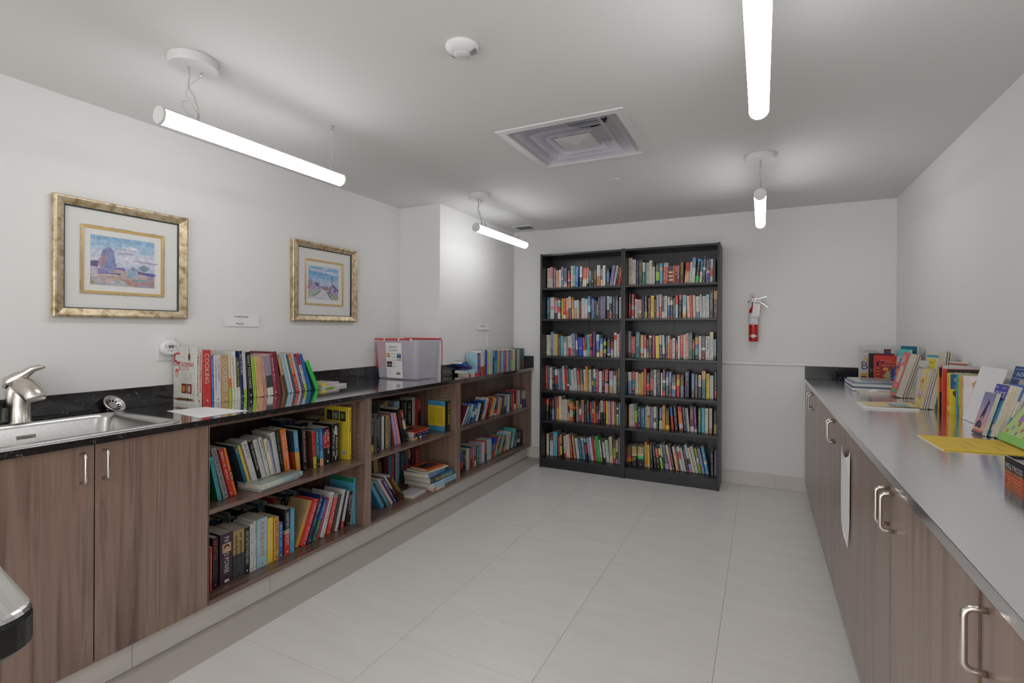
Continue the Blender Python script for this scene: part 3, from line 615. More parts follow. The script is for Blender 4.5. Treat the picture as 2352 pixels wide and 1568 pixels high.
# fire extinguisher
fe = thing('fire_extinguisher', 'red fire extinguisher hanging on the far wall beside the bookcases', 'fire extinguisher', (-.0625, YB-.062, 1.222))
G().lathe([(.020, 0), (.033, .001), (.0365, .006), (.0365, .245), (.033, .268), (.022, .284), (.014, .290), (.013, .298)], 0, 0, 36).obj('cylinder', M['red'], fe, smooth=True)
G().lathe([(.0368, .142), (.0370, .143), (.0370, .236), (.0368, .237)], 0, 0, 36, caps=False).obj('label', M['paper'], fe, smooth=True)
g = G(); rnd = random.Random(11)
cyl = lambda r: (lambda u, v: (r*math.sin(u/r), -r*math.cos(u/r), v))
for k, (z, sz, ln, u0) in enumerate(((.224, .006, .030, -.024), (.206, .006, .034, -.026), (.192, .006, .03, -.024), (.170, .006, .032, -.024), (.150, .011, .046, -.022))):
    pl = cyl(.0374); scrawl(g, lambda u, v: pl(u0+u, z+v), ln, sz, (.06, .06, .07) if k != 1 else (.3, .3, .3), rnd)
g.obj('lettering', M['print'], fe, True)
g = G(); pts = []
N_ = 10
top = [(-.034+.068*i/N_, .046+.016*(1-abs(2*i/N_-1))) for i in range(N_+1)]; bot = [(u, 2*.046-v) for u, v in top]
pl = cyl(.0369); g.add([pl(*p) for p in top]+[pl(*p) for p in bot], [[i, i+1, N_+2+i, N_+1+i] for i in range(N_)], (.75, .74, .72))
pl2 = cyl(.0374); scrawl(g, lambda u, v: pl2(-.022+u, .044+v), .044, .0045, (.25, .1, .1), rnd); g.obj('diamond_label', M['print'], fe, True)
G().lathe([(.013, .296), (.015, .300), (.015, .322), (.011, .328), (.011, .345)], 0, 0, 18).obj('valve', M['chrome'], fe, smooth=True)
G().tube([(-.045, -.004, .332), (-.02, -.003, .333), (0, 0, .334)], [.004, .006, .009], 10).obj('nozzle', M['chrome'], fe, smooth=True)
G().loft([[(x, y, z+d) for y, d in ((-.011, -.0015), (.011, -.0015), (.011, .0015), (-.011, .0015))] for x, z in ((-.012, .352), (.03, .358), (.07, .365), (.097, .374))], True).obj('lever', M['chrome'], fe)
G().loft([[(x, y, z+d) for y, d in ((-.011, -.0015), (.011, -.0015), (.011, .0015), (-.011, .0015))] for x, z in ((-.01, .338), (.03, .334), (.07, .314), (.105, .286), (.108, .270))], True).obj('carry_handle', M['chrome'], fe)
G().bbox(-.03, -.008, .0, .004, .345, .395, .001).obj('pin_tab', M['cable'], fe)
G().tube([(-.012, -.01, .385), (-.008, -.016, .365), (.0, -.018, .352), (.012, -.018, .36)], .0016, 6).obj('seal', M['redplastic'], fe)
G().bbox(-.02, .02, .036, .0615, .24, .31, .002).obj('wall_bracket', M['cable'], fe)
tg = thing('inspection_tag', 'white inspection tag hanging from the fire extinguisher', 'tag', mat=Matrix.Translation((-.034, YB-.112, 1.571)) @ Matrix.Rotation(.09, 4, 'Y') @ Matrix.Rotation(-.06, 4, 'X'))
G().add([(x, y, z) for y in (0, -.0006) for x, z in ((-.026, -.004), (-.022, 0), (.022, 0), (.026, -.004), (.028, -.142), (-.028, -.142))], [[0, 1, 2, 3, 4, 5], [11, 10, 9, 8, 7, 6]]+[[i, i+6, (i+1) % 6+6, (i+1) % 6] for i in range(6)]).obj('card', M['paper'], tg)
G().lathe([(.004, -.0006), (.004, -.0012), (.0018, -.0012)], 0, -.010, 14, 'Y').obj('eyelet', M['redplastic'], tg)
G().tube([(0, -.001, -.010), (.006, .004, .012), (.012, .03, .026)], .0008, 5).obj('string', M['redplastic'], tg)
g = G(); g.add([(-.020, -.0009, -.036), (.021, -.0009, -.036), (.021, -.0009, -.025), (-.020, -.0009, -.025)], [[0, 1, 2, 3]], (.35, .35, .36))
for k in range(8): scrawl(g, lambda u, v: (-.021+u, -.0009, -.048-.011*k+v), rnd.uniform(.025, .042), .004, (.45, .42, .45) if k % 3 else (.6, .3, .3), rnd)
g.obj('lettering', M['print'], tg, True)
# ------------------------------------------------------------------ every book in the rows
DATA = '''ROW|L1|Y|4.5150|1.7100|top shelf, left black bookcase
-1.8732|0.0233|0.1996|0.000|0.128|0.000|c|k|~|
-1.8483|0.0321|0.2097|0.000|0.128|0.000|P5w5|r|~|
-1.8085|0.0242|0.1962|0.000|0.128|0.000|u|w|~|
-1.7816|0.0279|0.1753|0.000|0.128|0.000|e|r|~|
-1.7510|0.0202|0.1809|0.000|0.128|0.000|w|s|~|
-1.7294|0.0201|0.2066|0.000|0.128|0.000|g5w1g4|k|~|
-1.7048|0.0331|0.1911|0.000|0.128|0.000|u6v1w2|k|~|
-1.6615|0.0224|0.1730|0.000|0.128|0.000|d2r2P1k1r2|w|~|
-1.6305|0.0223|0.2091|0.000|0.128|0.000|c|k|~|
-1.6045|0.0161|0.2114|0.000|0.128|0.000|q4s5t1|n|~|
-1.5878|0.0295|0.2025|0.022|0.128|0.000|B|w|~|
-1.5430|0.0249|0.2004|0.000|0.128|0.000|w4c1d5|w|~|
-1.5145|0.0381|0.1864|0.034|0.128|0.000|r5o1w4|w|~|
-1.4738|0.0155|0.1828|0.025|0.128|0.000|b5c3k2|k|-|
-1.4511|0.0234|0.1609|0.000|0.128|0.000|f6d4|w|~|
-1.4259|0.0161|0.1597|0.000|0.128|0.000|k6a1k3|y|~|
-1.4062|0.0285|0.1674|0.000|0.128|0.000|d|w|~|
-1.3749|0.0325|0.2037|0.000|0.128|0.000|w5o5|o|-|
-1.3389|0.0169|0.1692|0.000|0.128|0.000|g4B2w4|w|-|
-1.3206|0.0266|0.1984|0.000|0.128|0.000|w|s|~|
-1.2828|0.0243|0.1681|0.000|0.128|0.000|D2f5d3|w|~|
-1.2567|0.0273|0.1924|0.158|0.128|0.000|v|k|~|
-1.2245|0.0183|0.1926|0.183|0.128|0.000|w|k|~|
-1.2032|0.0186|0.1835|0.173|0.128|0.000|k|w|~|
-1.1827|0.0235|0.1836|0.168|0.128|0.000|o5r5|y|-|
ROW|L2|Y|4.5150|1.4150|second shelf, left black bookcase
-1.8748|0.0319|0.2106|0.000|0.128|0.000|t|w|~|
-1.8398|0.0394|0.2116|0.000|0.128|0.000|w4P1w5|k|-|
-1.7954|0.0287|0.2033|0.000|0.128|0.000|r1P6d3|k|~|
-1.7629|0.0259|0.2008|0.000|0.128|0.000|m1s1q2r3w3|w|~|
-1.7324|0.0106|0.1983|0.000|0.128|0.000|d|w|~|
-1.7203|0.0144|0.1962|0.000|0.128|0.000|y|k|~|
-1.7040|0.0245|0.2012|-0.006|0.128|0.000|r8w2|w|~|
-1.6750|0.0225|0.2006|-0.020|0.128|0.000|e6o4|r|~|
-1.6488|0.0261|0.2125|-0.035|0.128|0.000|c5u5|k|~|
-1.6175|0.0215|0.1940|-0.028|0.128|0.000|o5e5|w|~|
-1.5938|0.0258|0.1757|-0.018|0.128|0.000|s4b6|w|~|
-1.5657|0.0198|0.1804|-0.025|0.128|0.000|h5w5|y|-|
-1.5429|0.0110|0.1658|0.000|0.128|0.000|d|w|~|
-1.5312|0.0080|0.1725|0.000|0.128|0.000|r|w|-|
-1.5221|0.0255|0.1950|0.000|0.128|0.000|h|g|~|
-1.4948|0.0304|0.1892|0.000|0.128|0.000|s3w5P2|w|~|
-1.4622|0.0266|0.2120|0.000|0.128|0.000|f4s3d3|w|~|
-1.4280|0.0297|0.1911|0.000|0.128|0.000|B|y|~|
-1.3969|0.0189|0.1782|0.000|0.128|0.000|n|y|~|
-1.3763|0.0113|0.1657|0.000|0.128|0.000|O2b6W2|w|-|
-1.3628|0.0163|0.2016|0.000|0.128|0.000|d|w|~|
-1.3438|0.0526|0.2097|0.000|0.128|0.000|u|v|~|
-1.2785|0.0202|0.2080|0.000|0.128|0.000|h6d4|k|~|
-1.2570|0.0260|0.2040|0.000|0.128|0.000|v3n4O3|w|~|
-1.2259|0.0241|0.2016|0.000|0.128|0.000|d|w|~|
-1.1984|0.0233|0.2100|0.000|0.128|0.000|d2f6d2|w|~|
-1.1642|0.0163|0.1983|0.000|0.128|0.000|w|k|~|
ROW|L3|Y|4.5150|1.0630|third shelf, left black bookcase
-1.8776|0.0404|0.1978|0.000|0.128|0.000|c|t|~|
-1.8349|0.0278|0.2316|0.000|0.128|0.000|f|w|~|
-1.8059|0.0148|0.2092|0.000|0.128|0.000|h|k|~|
-1.7906|0.0295|0.2076|0.000|0.128|0.000|A|y|~|
-1.7573|0.0236|0.1900|0.000|0.128|0.000|d|w|~|
-1.7299|0.0303|0.1910|-0.016|0.128|0.000|S|y|~|
-1.6973|0.0241|0.1799|-0.022|0.128|0.000|g3w7|g|~|
-1.6717|0.0195|0.1866|-0.026|0.128|0.000|g|k|~|
-1.6492|0.0257|0.1913|-0.038|0.128|0.000|w6r4|k|~|
-1.6209|0.0104|0.2041|-0.047|0.128|0.000|w|r|~|
-1.6086|0.0321|0.2172|-0.052|0.128|0.000|f7u3|w|~|
-1.5735|0.0165|0.2129|-0.040|0.128|0.000|d3w4d3|w|~|
-1.5507|0.0449|0.1781|-0.042|0.128|0.000|R|o|-|
-1.5010|0.0181|0.1787|-0.050|0.128|0.000|r7w3|y|~|
-1.4814|0.0145|0.2049|-0.040|0.128|0.000|d7w3|w|~|
-1.4655|0.0274|0.2050|-0.031|0.128|0.000|q|t|~|
-1.4353|0.0197|0.2122|-0.030|0.128|0.000|o1r5k1r3|k|~|
-1.4120|0.0267|0.2331|0.000|0.128|0.000|p|o|-|
-1.3763|0.0283|0.2075|-0.015|0.128|0.000|s3B5c2|w|~|
-1.3427|0.0274|0.1717|0.000|0.128|0.000|B3s3e4|w|~|
-1.3093|0.0255|0.1772|0.000|0.128|0.000|k2l2k2l2d2|w|~|
-1.2733|0.0267|0.1777|0.000|0.128|0.000|k5R3w1k1|w|~|
-1.2407|0.0235|0.1763|0.000|0.128|0.000|k2O4w4|k|~|
-1.2104|0.0233|0.2258|0.000|0.128|0.000|w1r2w7|g|-|
-1.1847|0.0215|0.2142|0.000|0.128|0.000|c|r|~|
-1.1614|0.0146|0.2403|0.000|0.128|0.000|V|w|~|
ROW|L4|Y|4.5150|0.7350|fourth shelf, left black bookcase
-1.8939|0.0297|0.2290|0.000|0.128|0.000|r|w|ATOMIC LOVE|
-1.8627|0.0179|0.2283|0.000|0.128|0.000|t3d7|w|~|
-1.8433|0.0263|0.2128|0.000|0.128|0.000|w|k|~|
-1.8139|0.0239|0.2030|-0.011|0.128|0.000|k|w|~|
-1.7869|0.0295|0.1971|-0.023|0.128|0.000|w3r4d3|w|-|
-1.7544|0.0236|0.2019|-0.034|0.128|0.000|f|w|~|
-1.7289|0.0220|0.2029|-0.040|0.128|0.000|f|n|~|
-1.7047|0.0181|0.2306|-0.047|0.128|0.000|h4e3h3|w|-|
-1.6828|0.0199|0.2047|-0.061|0.128|0.000|r|w|-|
-1.6603|0.0209|0.2037|-0.070|0.128|0.000|d7w1d2|y|~|
-1.6364|0.0171|0.2047|-0.074|0.128|0.000|S8w2|k|~|
-1.6170|0.0252|0.1983|-0.065|0.128|0.000|w|g|~|
-1.5896|0.0294|0.2135|-0.061|0.128|0.000|w|k|~|
-1.5553|0.0238|0.1937|-0.053|0.128|0.000|r7g3|w|~|
-1.5271|0.0284|0.2123|-0.048|0.128|0.000|d7b3|w|~|
-1.4943|0.0192|0.2049|-0.044|0.128|0.000|w4c6|r|~|
-1.4740|0.0209|0.2353|-0.039|0.128|0.000|A|r|~|
-1.4473|0.0262|0.2051|-0.026|0.128|0.000|w|k|~|
-1.4175|0.0107|0.2064|0.000|0.128|0.000|d5y2d3|y|~|
-1.4043|0.0224|0.2120|-0.008|0.128|0.000|s4t6|w|~|
-1.3800|0.0269|0.2078|-0.014|0.128|0.000|C|w|~|
-1.3510|0.0282|0.1946|0.000|0.128|0.000|w|P|~|
-1.3200|0.0228|0.2102|0.000|0.128|0.000|k2m3d1k4|w|~|
-1.2948|0.0307|0.2140|0.000|0.128|0.000|r5k1P4|w|~|
-1.2537|0.0366|0.2010|0.000|0.128|0.000|v4s3b3|w|~|
-1.2139|0.0251|0.2009|0.000|0.128|0.000|d2h8|o|~|
-1.1865|0.0099|0.2088|0.000|0.128|0.000|r3d7|y|~|
-1.1752|0.0252|0.2346|0.000|0.128|0.000|D|y|~|
ROW|L5|Y|4.5150|0.4450|fifth shelf, left black bookcase
-1.8783|0.0280|0.1934|0.000|0.128|0.000|r3k7|w|PERSONAL|
-1.8367|0.0166|0.1945|0.000|0.128|0.000|k|y|~|
-1.8155|0.0173|0.1994|0.000|0.128|0.000|W5v5|w|~|
-1.7962|0.0077|0.2150|0.000|0.128|0.000|m5d5|w|-|
-1.7878|0.0126|0.2234|0.000|0.128|0.000|B|w|-|
-1.7709|0.0263|0.2218|-0.015|0.128|0.000|O5A5|y|~|
-1.7419|0.0250|0.2289|-0.024|0.128|0.000|c|o|~|
-1.7142|0.0208|0.1970|-0.020|0.128|0.000|c|k|~|
-1.6904|0.0346|0.2003|-0.020|0.128|0.000|w|g|~|
-1.6513|0.0161|0.1994|-0.020|0.128|0.000|e3m3e4|k|~|
-1.6334|0.0316|0.2059|-0.020|0.128|0.000|G1o1A2o1h3o2|r|~|
-1.5981|0.0185|0.1924|-0.020|0.128|0.000|k2W1o1k6|w|~|
-1.5686|0.0239|0.1943|-0.034|0.128|0.000|b5g5|k|~|
-1.5417|0.0198|0.1754|0.000|0.128|0.000|k3w3r3k1|w|~|
-1.5172|0.0244|0.2047|-0.022|0.128|0.000|T|k|~|
-1.4870|0.0195|0.1756|-0.015|0.128|0.000|k|w|~|
-1.4646|0.0234|0.2083|-0.022|0.128|0.000|D8d2|y|~|
-1.4322|0.0186|0.1949|-0.027|0.128|0.000|r5u2B3|w|-|
-1.4107|0.0136|0.2051|-0.022|0.128|0.000|B4w2r5|w|~|
-1.3936|0.0132|0.1993|-0.019|0.128|0.000|o|w|-|
-1.3751|0.0177|0.1767|0.000|0.128|0.000|k5r4k1|w|~|
-1.3538|0.0169|0.1954|0.000|0.128|0.000|k4g4k2|w|~|
-1.3333|0.0235|0.2137|-0.014|0.128|0.000|w5k5|k|~|
-1.3052|0.0182|0.2105|-0.018|0.128|0.000|r5k5|y|~|
-1.2808|0.0216|0.2105|-0.018|0.128|0.000|y|g|~|
-1.2578|0.0159|0.2121|-0.015|0.128|0.000|v|w|~|
-1.2401|0.0142|0.2133|0.000|0.128|0.000|r|w|~|
-1.2239|0.0182|0.2127|0.000|0.128|0.000|w|g|~|
-1.2022|0.0147|0.2058|0.000|0.128|0.000|O|k|-|
-1.1847|0.0167|0.2003|0.000|0.128|0.000|k2c1k2c1l4|w|~|
-1.1656|0.0157|0.2016|0.000|0.128|0.000|S|w|~|
ROW|L6|Y|4.5150|0.0930|bottom shelf, left black bookcase
-1.8726|0.0241|0.2063|0.000|0.128|0.000|c|g|~|
-1.8473|0.0097|0.2034|0.000|0.128|0.000|n|w|-|
-1.8361|0.0301|0.2081|0.000|0.128|0.000|W3w7|g|~|
-1.8036|0.0418|0.2329|0.000|0.128|0.000|S|y|~|
-1.7485|0.0152|0.1915|-0.015|0.128|0.000|r|w|~|
-1.7302|0.0197|0.2125|-0.027|0.128|0.000|o4k1y4k1|w|~|
-1.7082|0.0147|0.2041|-0.033|0.128|0.000|k|w|-|
-1.6878|0.0169|0.1985|-0.057|0.128|0.000|w8r2|k|~|
-1.6660|0.0269|0.2131|-0.078|0.128|0.000|c|k|~|
-1.6372|0.0093|0.2212|-0.083|0.128|0.000|w|g|-|
-1.6212|0.0210|0.2070|-0.111|0.128|0.000|r|w|~|
-1.5900|0.0194|0.2153|-0.122|0.128|0.000|a|w|~|
-1.5605|0.0265|0.1938|-0.139|0.128|0.000|w|g|~|
-1.5275|0.0246|0.1937|-0.142|0.128|0.000|t|s|~|
-1.4998|0.0241|0.2016|-0.132|0.128|0.000|w1f9|w|~|
-1.4708|0.0204|0.1976|-0.134|0.128|0.000|s2k1r5k3|k|~|
-1.4419|0.0228|0.2040|-0.138|0.128|0.000|v6g2f2|k|-|
-1.4168|0.0184|0.2151|-0.135|0.128|0.000|w|g|~|
-1.3939|0.0187|0.2054|-0.136|0.128|0.000|r|k|~|
-1.3733|0.0106|0.2022|-0.120|0.128|0.000|g|w|-|
-1.3563|0.0252|0.2298|-0.137|0.128|0.000|N|k|PETER JAMES|
-1.3281|0.0146|0.2017|-0.128|0.128|0.000|w8a2|g|~|
-1.2975|0.0191|0.2031|-0.109|0.128|0.000|W1w7d2|o|-|
-1.2731|0.0266|0.2039|-0.099|0.128|0.000|h|G|~|
-1.2429|0.0286|0.2377|-0.056|0.128|0.000|c|k|~|
-1.2098|0.0213|0.2061|-0.013|0.128|0.000|G3l4r2|r|~|
-1.1858|0.0171|0.2136|-0.013|0.128|0.000|e5k3g2|w|~|
-1.1659|0.0150|0.2361|0.000|0.128|0.000|g|m|~|
ROW|R1|Y|4.5150|1.7100|top shelf, right black bookcase
-1.0793|0.0307|0.2522|0.000|0.128|0.000|c|k|~|
-1.0467|0.0317|0.2349|0.000|0.128|0.000|w|k|~|
-1.0104|0.0209|0.2290|0.000|0.128|0.000|n|y|~|
-0.9869|0.0305|0.2333|0.000|0.128|0.000|d|y|~|
-0.9545|0.0214|0.2067|0.000|0.128|0.000|w4G6|w|~|
-0.9309|0.0101|0.2016|0.000|0.128|0.000|f|w|-|
-0.9193|0.0216|0.2010|0.000|0.128|0.000|h|k|~|
-0.8959|0.0241|0.2203|0.000|0.128|0.000|c|o|~|
-0.8692|0.0214|0.2057|0.000|0.128|0.000|k2w8|g|~|
-0.8393|0.0282|0.1928|0.000|0.128|0.000|d4l4k2|w|~|
-0.8075|0.0266|0.1910|0.000|0.128|0.000|S2y1S7|w|~|
-0.7784|0.0415|0.1928|0.033|0.128|0.000|g2r8|w|~|
-0.7315|0.0383|0.1645|0.005|0.128|0.000|d3e1d1e1d1e1d2|w|-|
-0.6921|0.0125|0.1643|0.003|0.128|0.000|o|w|-|
-0.6768|0.0403|0.1653|0.000|0.128|0.000|C3m7|w|~|
-0.6337|0.0263|0.1960|0.013|0.128|0.000|W|y|~|
-0.5993|0.0361|0.1829|0.072|0.128|0.000|r4e6|k|~|
-0.5603|0.0121|0.1898|0.068|0.128|0.000|h|w|-|
-0.5458|0.0303|0.2253|0.060|0.128|0.000|f4h6|w|~|
-0.5113|0.0249|0.2108|0.101|0.128|0.000|S1k6N3|w|~|
-0.4785|0.0193|0.2017|0.067|0.128|0.000|t5w5|w|~|
-0.4567|0.0230|0.2277|0.059|0.128|0.000|d4w1d5|w|~|
-0.4286|0.0319|0.2152|0.039|0.128|0.000|n5v1p4|w|~|
-0.3927|0.0194|0.2040|0.023|0.128|0.000|w4o3h3|k|~|
-0.3693|0.0176|0.1991|0.007|0.128|0.000|d|m|~|
ROW|R2|Y|4.5150|1.4150|second shelf, right black bookcase
-1.0760|0.0165|0.2323|0.000|0.128|0.000|k4r5k1|w|~|
-1.0518|0.0229|0.2220|0.000|0.128|0.000|r5s2r3w1|w|~|
-1.0223|0.0228|0.1753|0.000|0.128|0.000|w|k|~|
-0.9969|0.0351|0.1709|-0.011|0.128|0.000|P6w1a3|k|~|
-0.9576|0.0184|0.1891|-0.017|0.128|0.000|d|m|~|
-0.9359|0.0228|0.2036|0.000|0.128|0.000|d7a3|w|~|
-0.9056|0.0215|0.1877|0.000|0.128|0.000|m|w|~|
-0.8815|0.0277|0.2022|0.000|0.128|0.000|y|k|~|
-0.8501|0.0129|0.1713|0.000|0.128|0.000|d|y|~|
-0.8336|0.0238|0.2085|0.000|0.128|0.000|g7P2g1|w|~|
-0.8072|0.0204|0.2115|0.000|0.128|0.000|P5r5|w|~|
-0.7854|0.0181|0.2034|0.000|0.128|0.000|n7w3|w|~|
-0.7658|0.0249|0.1973|0.000|0.128|0.000|w|k|~|
-0.7355|0.0162|0.1891|0.000|0.128|0.000|w4B5r1|w|~|
-0.7147|0.0186|0.1960|0.000|0.128|0.000|d2c2d5r1|w|~|
-0.6933|0.0206|0.1788|0.000|0.128|0.000|d|w|~|
-0.6712|0.0212|0.2003|0.000|0.128|0.000|r4s6|w|~|
-0.6457|0.0246|0.2070|0.016|0.128|0.000|r2k8|w|~|
-0.6130|0.0304|0.2007|0.000|0.128|0.000|s5w3A2|t|~|
-0.5722|0.0218|0.1926|-0.037|0.128|0.000|c|r|~|
-0.5479|0.0183|0.2011|-0.036|0.128|0.000|r|w|~|
-0.5261|0.0206|0.1968|-0.029|0.128|0.000|c|o|~|
-0.5031|0.0307|0.1870|-0.019|0.128|0.000|w7f3|g|~|
-0.4703|0.0160|0.2024|-0.018|0.128|0.000|w|g|~|
-0.4527|0.0270|0.1874|0.000|0.128|0.000|w|k|~|
-0.4236|0.0249|0.2011|0.000|0.128|0.000|s2w8|g|~|
-0.3954|0.0284|0.2290|0.000|0.128|0.000|d|w|THE HUNTRESS|
-0.3627|0.0279|0.2305|0.000|0.128|0.000|A3m7|w|THE ROSE CODE|
ROW|R3|Y|4.5150|1.0650|third shelf, right black bookcase
-1.0801|0.0238|0.2378|0.000|0.128|0.000|g8W2|k|-|
-1.0532|0.0363|0.1900|0.000|0.128|0.000|r8k2|w|~|
-1.0142|0.0390|0.2306|0.000|0.128|0.000|t|w|MANTEL|
-0.9703|0.0271|0.2042|0.000|0.128|0.000|A6h2r1b1|w|~|
-0.9394|0.0217|0.2045|0.000|0.128|0.000|r6w4|w|~|
-0.9133|0.0149|0.1706|0.000|0.128|0.000|d7b3|w|~|
-0.8969|0.0245|0.1992|0.000|0.128|0.000|h1d9|w|HUNTER|
-0.8669|0.0232|0.2032|0.000|0.128|0.000|C|w|~|
-0.8363|0.0307|0.1979|-0.023|0.128|0.000|y|w|~|
-0.8012|0.0204|0.2039|-0.037|0.128|0.000|e4d6|w|~|
-0.7779|0.0206|0.2041|-0.030|0.128|0.000|s5w3d2|w|~|
-0.7541|0.0173|0.2005|0.000|0.128|0.000|m|w|~|
-0.7353|0.0165|0.2007|0.000|0.128|0.000|h3a7|w|~|
-0.7174|0.0193|0.1712|0.000|0.128|0.000|r|w|~|
-0.6966|0.0235|0.1789|0.000|0.128|0.000|w|k|~|
-0.6675|0.0156|0.1644|0.000|0.128|0.000|k2O4m4|w|~|
-0.6505|0.0183|0.1978|0.000|0.128|0.000|w|g|~|
-0.6300|0.0253|0.2091|0.000|0.128|0.000|r9k1|w|~|
-0.6033|0.0164|0.2093|0.000|0.128|0.000|c|g|~|
-0.5852|0.0243|0.2212|0.000|0.128|0.000|P|k|~|
-0.5588|0.0270|0.2287|0.000|0.128|0.000|G|w|~|
-0.5297|0.0172|0.1754|0.000|0.128|0.000|k2r3k5|w|~|
-0.5091|0.0257|0.2065|0.000|0.128|0.000|n1o3B2S3n2|y|~|
-0.4800|0.0214|0.1995|0.000|0.128|0.000|w|r|~|
-0.4555|0.0274|0.2034|0.000|0.128|0.000|d5w1m4|w|~|
-0.4254|0.0323|0.1982|0.000|0.128|0.000|w|k|JO NESBO|
-0.3915|0.0277|0.2345|0.000|0.128|0.000|c3w7|g|~|
-0.3618|0.0212|0.1721|0.000|0.128|0.000|s8d2|k|~|
ROW|R4|Y|4.5150|0.7370|fourth shelf, right black bookcase
-1.0777|0.0307|0.1968|-0.013|0.128|0.000|w4f6|w|~|
-1.0432|0.0260|0.2040|0.000|0.128|0.000|O4t4r1k2|w|~|
-1.0149|0.0281|0.1975|0.000|0.128|0.000|w|r|~|
-0.9838|0.0196|0.1855|0.000|0.128|0.000|y|k|~|
-0.9619|0.0195|0.1998|0.000|0.128|0.000|b|c|~|
-0.9394|0.0213|0.2292|0.000|0.128|0.000|r|y|~|
-0.9147|0.0272|0.1942|0.000|0.128|0.000|k5r3k2|w|~|
-0.8835|0.0281|0.2276|0.000|0.128|0.000|k4r5k2|w|~|
-0.8532|0.0221|0.2269|0.000|0.128|0.000|w|k|~|
-0.8267|0.0292|0.2261|0.000|0.128|0.000|n|w|~|
-0.7917|0.0131|0.2013|0.000|0.128|0.000|c|k|-|
-0.7771|0.0250|0.2299|0.000|0.128|0.000|m4w1d3r2|w|~|
-0.7475|0.0205|0.2125|0.000|0.128|0.000|B2s3t4|w|~|
-0.7230|0.0211|0.2135|0.000|0.128|0.000|g4W4r1|w|~|
-0.6983|0.0320|0.1887|0.000|0.128|0.000|D4f2e2f4|w|~|
-0.6592|0.0258|0.1904|0.000|0.128|0.000|o2y3r5|r|~|
-0.6271|0.0277|0.1900|0.000|0.128|0.000|d5f5|y|~|
-0.5907|0.0348|0.2264|0.000|0.128|0.000|n|w|SILVA|
-0.5368|0.0251|0.2049|0.000|0.128|0.000|f6d1W3|w|~|
-0.5083|0.0212|0.2026|0.000|0.128|0.000|D|w|~|
-0.4816|0.0228|0.1965|0.000|0.128|0.000|c5W5|k|~|
-0.4530|0.0298|0.2320|0.000|0.128|0.000|e3t7|w|~|
-0.4185|0.0255|0.2101|0.000|0.128|0.000|y|k|~|
-0.3900|0.0287|0.1970|0.000|0.128|0.000|s1w9|g|~|
-0.3556|0.0192|0.2307|0.000|0.128|0.000|k7r2k1|w|~|
ROW|R5|Y|4.5150|0.4460|fifth shelf, right black bookcase
-1.0725|0.0092|0.1908|0.000|0.128|0.000|e|k|-|
-1.0621|0.0188|0.1992|0.000|0.128|0.000|c|k|~|
-1.0414|0.0183|0.2006|0.000|0.128|0.000|h|k|~|
-1.0211|0.0243|0.2059|0.000|0.128|0.000|G3l5r2|r|~|
-0.9930|0.0280|0.1793|0.000|0.128|0.000|n|w|~|
-0.9628|0.0338|0.1758|0.000|0.128|0.000|t|h|~|
-0.9268|0.0112|0.1860|0.000|0.128|0.000|g|w|~|
-0.9144|0.0086|0.1982|0.000|0.128|0.000|h|w|-|
-0.9044|0.0149|0.1857|0.000|0.128|0.000|c4W1A5|r|~|
-0.8888|0.0067|0.1925|0.000|0.128|0.000|o|w|-|
-0.8806|0.0273|0.1856|0.000|0.128|0.000|f|n|-|
-0.8514|0.0202|0.1896|0.000|0.128|0.000|c5u2c3|k|~|
-0.8301|0.0157|0.1893|0.000|0.128|0.000|d|w|~|
-0.8045|0.0247|0.1855|0.000|0.128|0.000|B5k1h4|w|~|
-0.7783|0.0257|0.2043|0.000|0.128|0.000|A|r|~|
-0.7490|0.0306|0.1803|0.000|0.128|0.000|k6W2y2|y|~|
-0.6988|0.0178|0.2003|-0.076|0.128|0.000|B4r6|w|-|
-0.6703|0.0240|0.2116|-0.080|0.128|0.000|x|w|~|
-0.6335|0.0311|0.2051|-0.087|0.128|0.000|r2o5w2O1|w|-|
-0.5949|0.0194|0.2061|-0.093|0.128|0.000|n|w|~|
-0.5733|0.0090|0.2022|-0.091|0.128|0.000|g|w|-|
-0.5629|0.0135|0.1993|-0.088|0.128|0.000|w|g|~|
-0.5435|0.0303|0.2227|-0.036|0.128|0.000|k2m6w2|w|CRIMINAL|
-0.5090|0.0181|0.2142|-0.045|0.128|0.000|V8w1|w|~|
-0.4816|0.0232|0.2058|0.000|0.128|0.000|G|w|~|
-0.4544|0.0257|0.2114|0.000|0.128|0.000|S|w|~|
-0.4260|0.0249|0.2081|0.000|0.128|0.000|c|b|~|
-0.3944|0.0234|0.2104|0.000|0.128|0.000|w8b2|g|~|
-0.3570|0.0209|0.1936|0.000|0.128|0.000|k6a4|w|~|
ROW|R6|Y|4.5150|0.0970|bottom shelf, right black bookcase
-1.0889|0.0415|0.1672|0.000|0.128|0.000|W4m2r1o2k2|b|~|
-1.0424|0.0427|0.1722|0.000|0.128|0.000|a4c1k5|y|~|
-0.9914|0.0528|0.1758|0.000|0.128|0.000|a4c1N2k4|w|RAGE|
-0.9363|0.0071|0.1772|0.000|0.128|0.000|N3G7|w|-|
-0.9251|0.0194|0.2183|-0.019|0.128|0.000|o|w|~|
-0.9020|0.0193|0.1942|-0.034|0.128|0.000|y8w1|k|~|
-0.8771|0.0232|0.2042|-0.058|0.128|0.000|k|w|~|
-0.8421|0.0193|0.2003|-0.112|0.128|0.000|k|w|~|
-0.8186|0.0250|0.1916|-0.124|0.128|0.000|k1r4k5|w|~|
-0.7865|0.0190|0.1974|-0.155|0.128|0.000|k1y3k1l5|w|~|
-0.7647|0.0136|0.2110|-0.164|0.128|0.000|s5d5|w|-|
-0.7467|0.0311|0.2242|-0.180|0.128|0.000|D7v2|w|BEWARE OF PITY|
-0.7107|0.0203|0.2134|-0.196|0.128|0.000|c4P5c1|r|~|
-0.6872|0.0181|0.2103|-0.196|0.128|0.000|d|w|~|
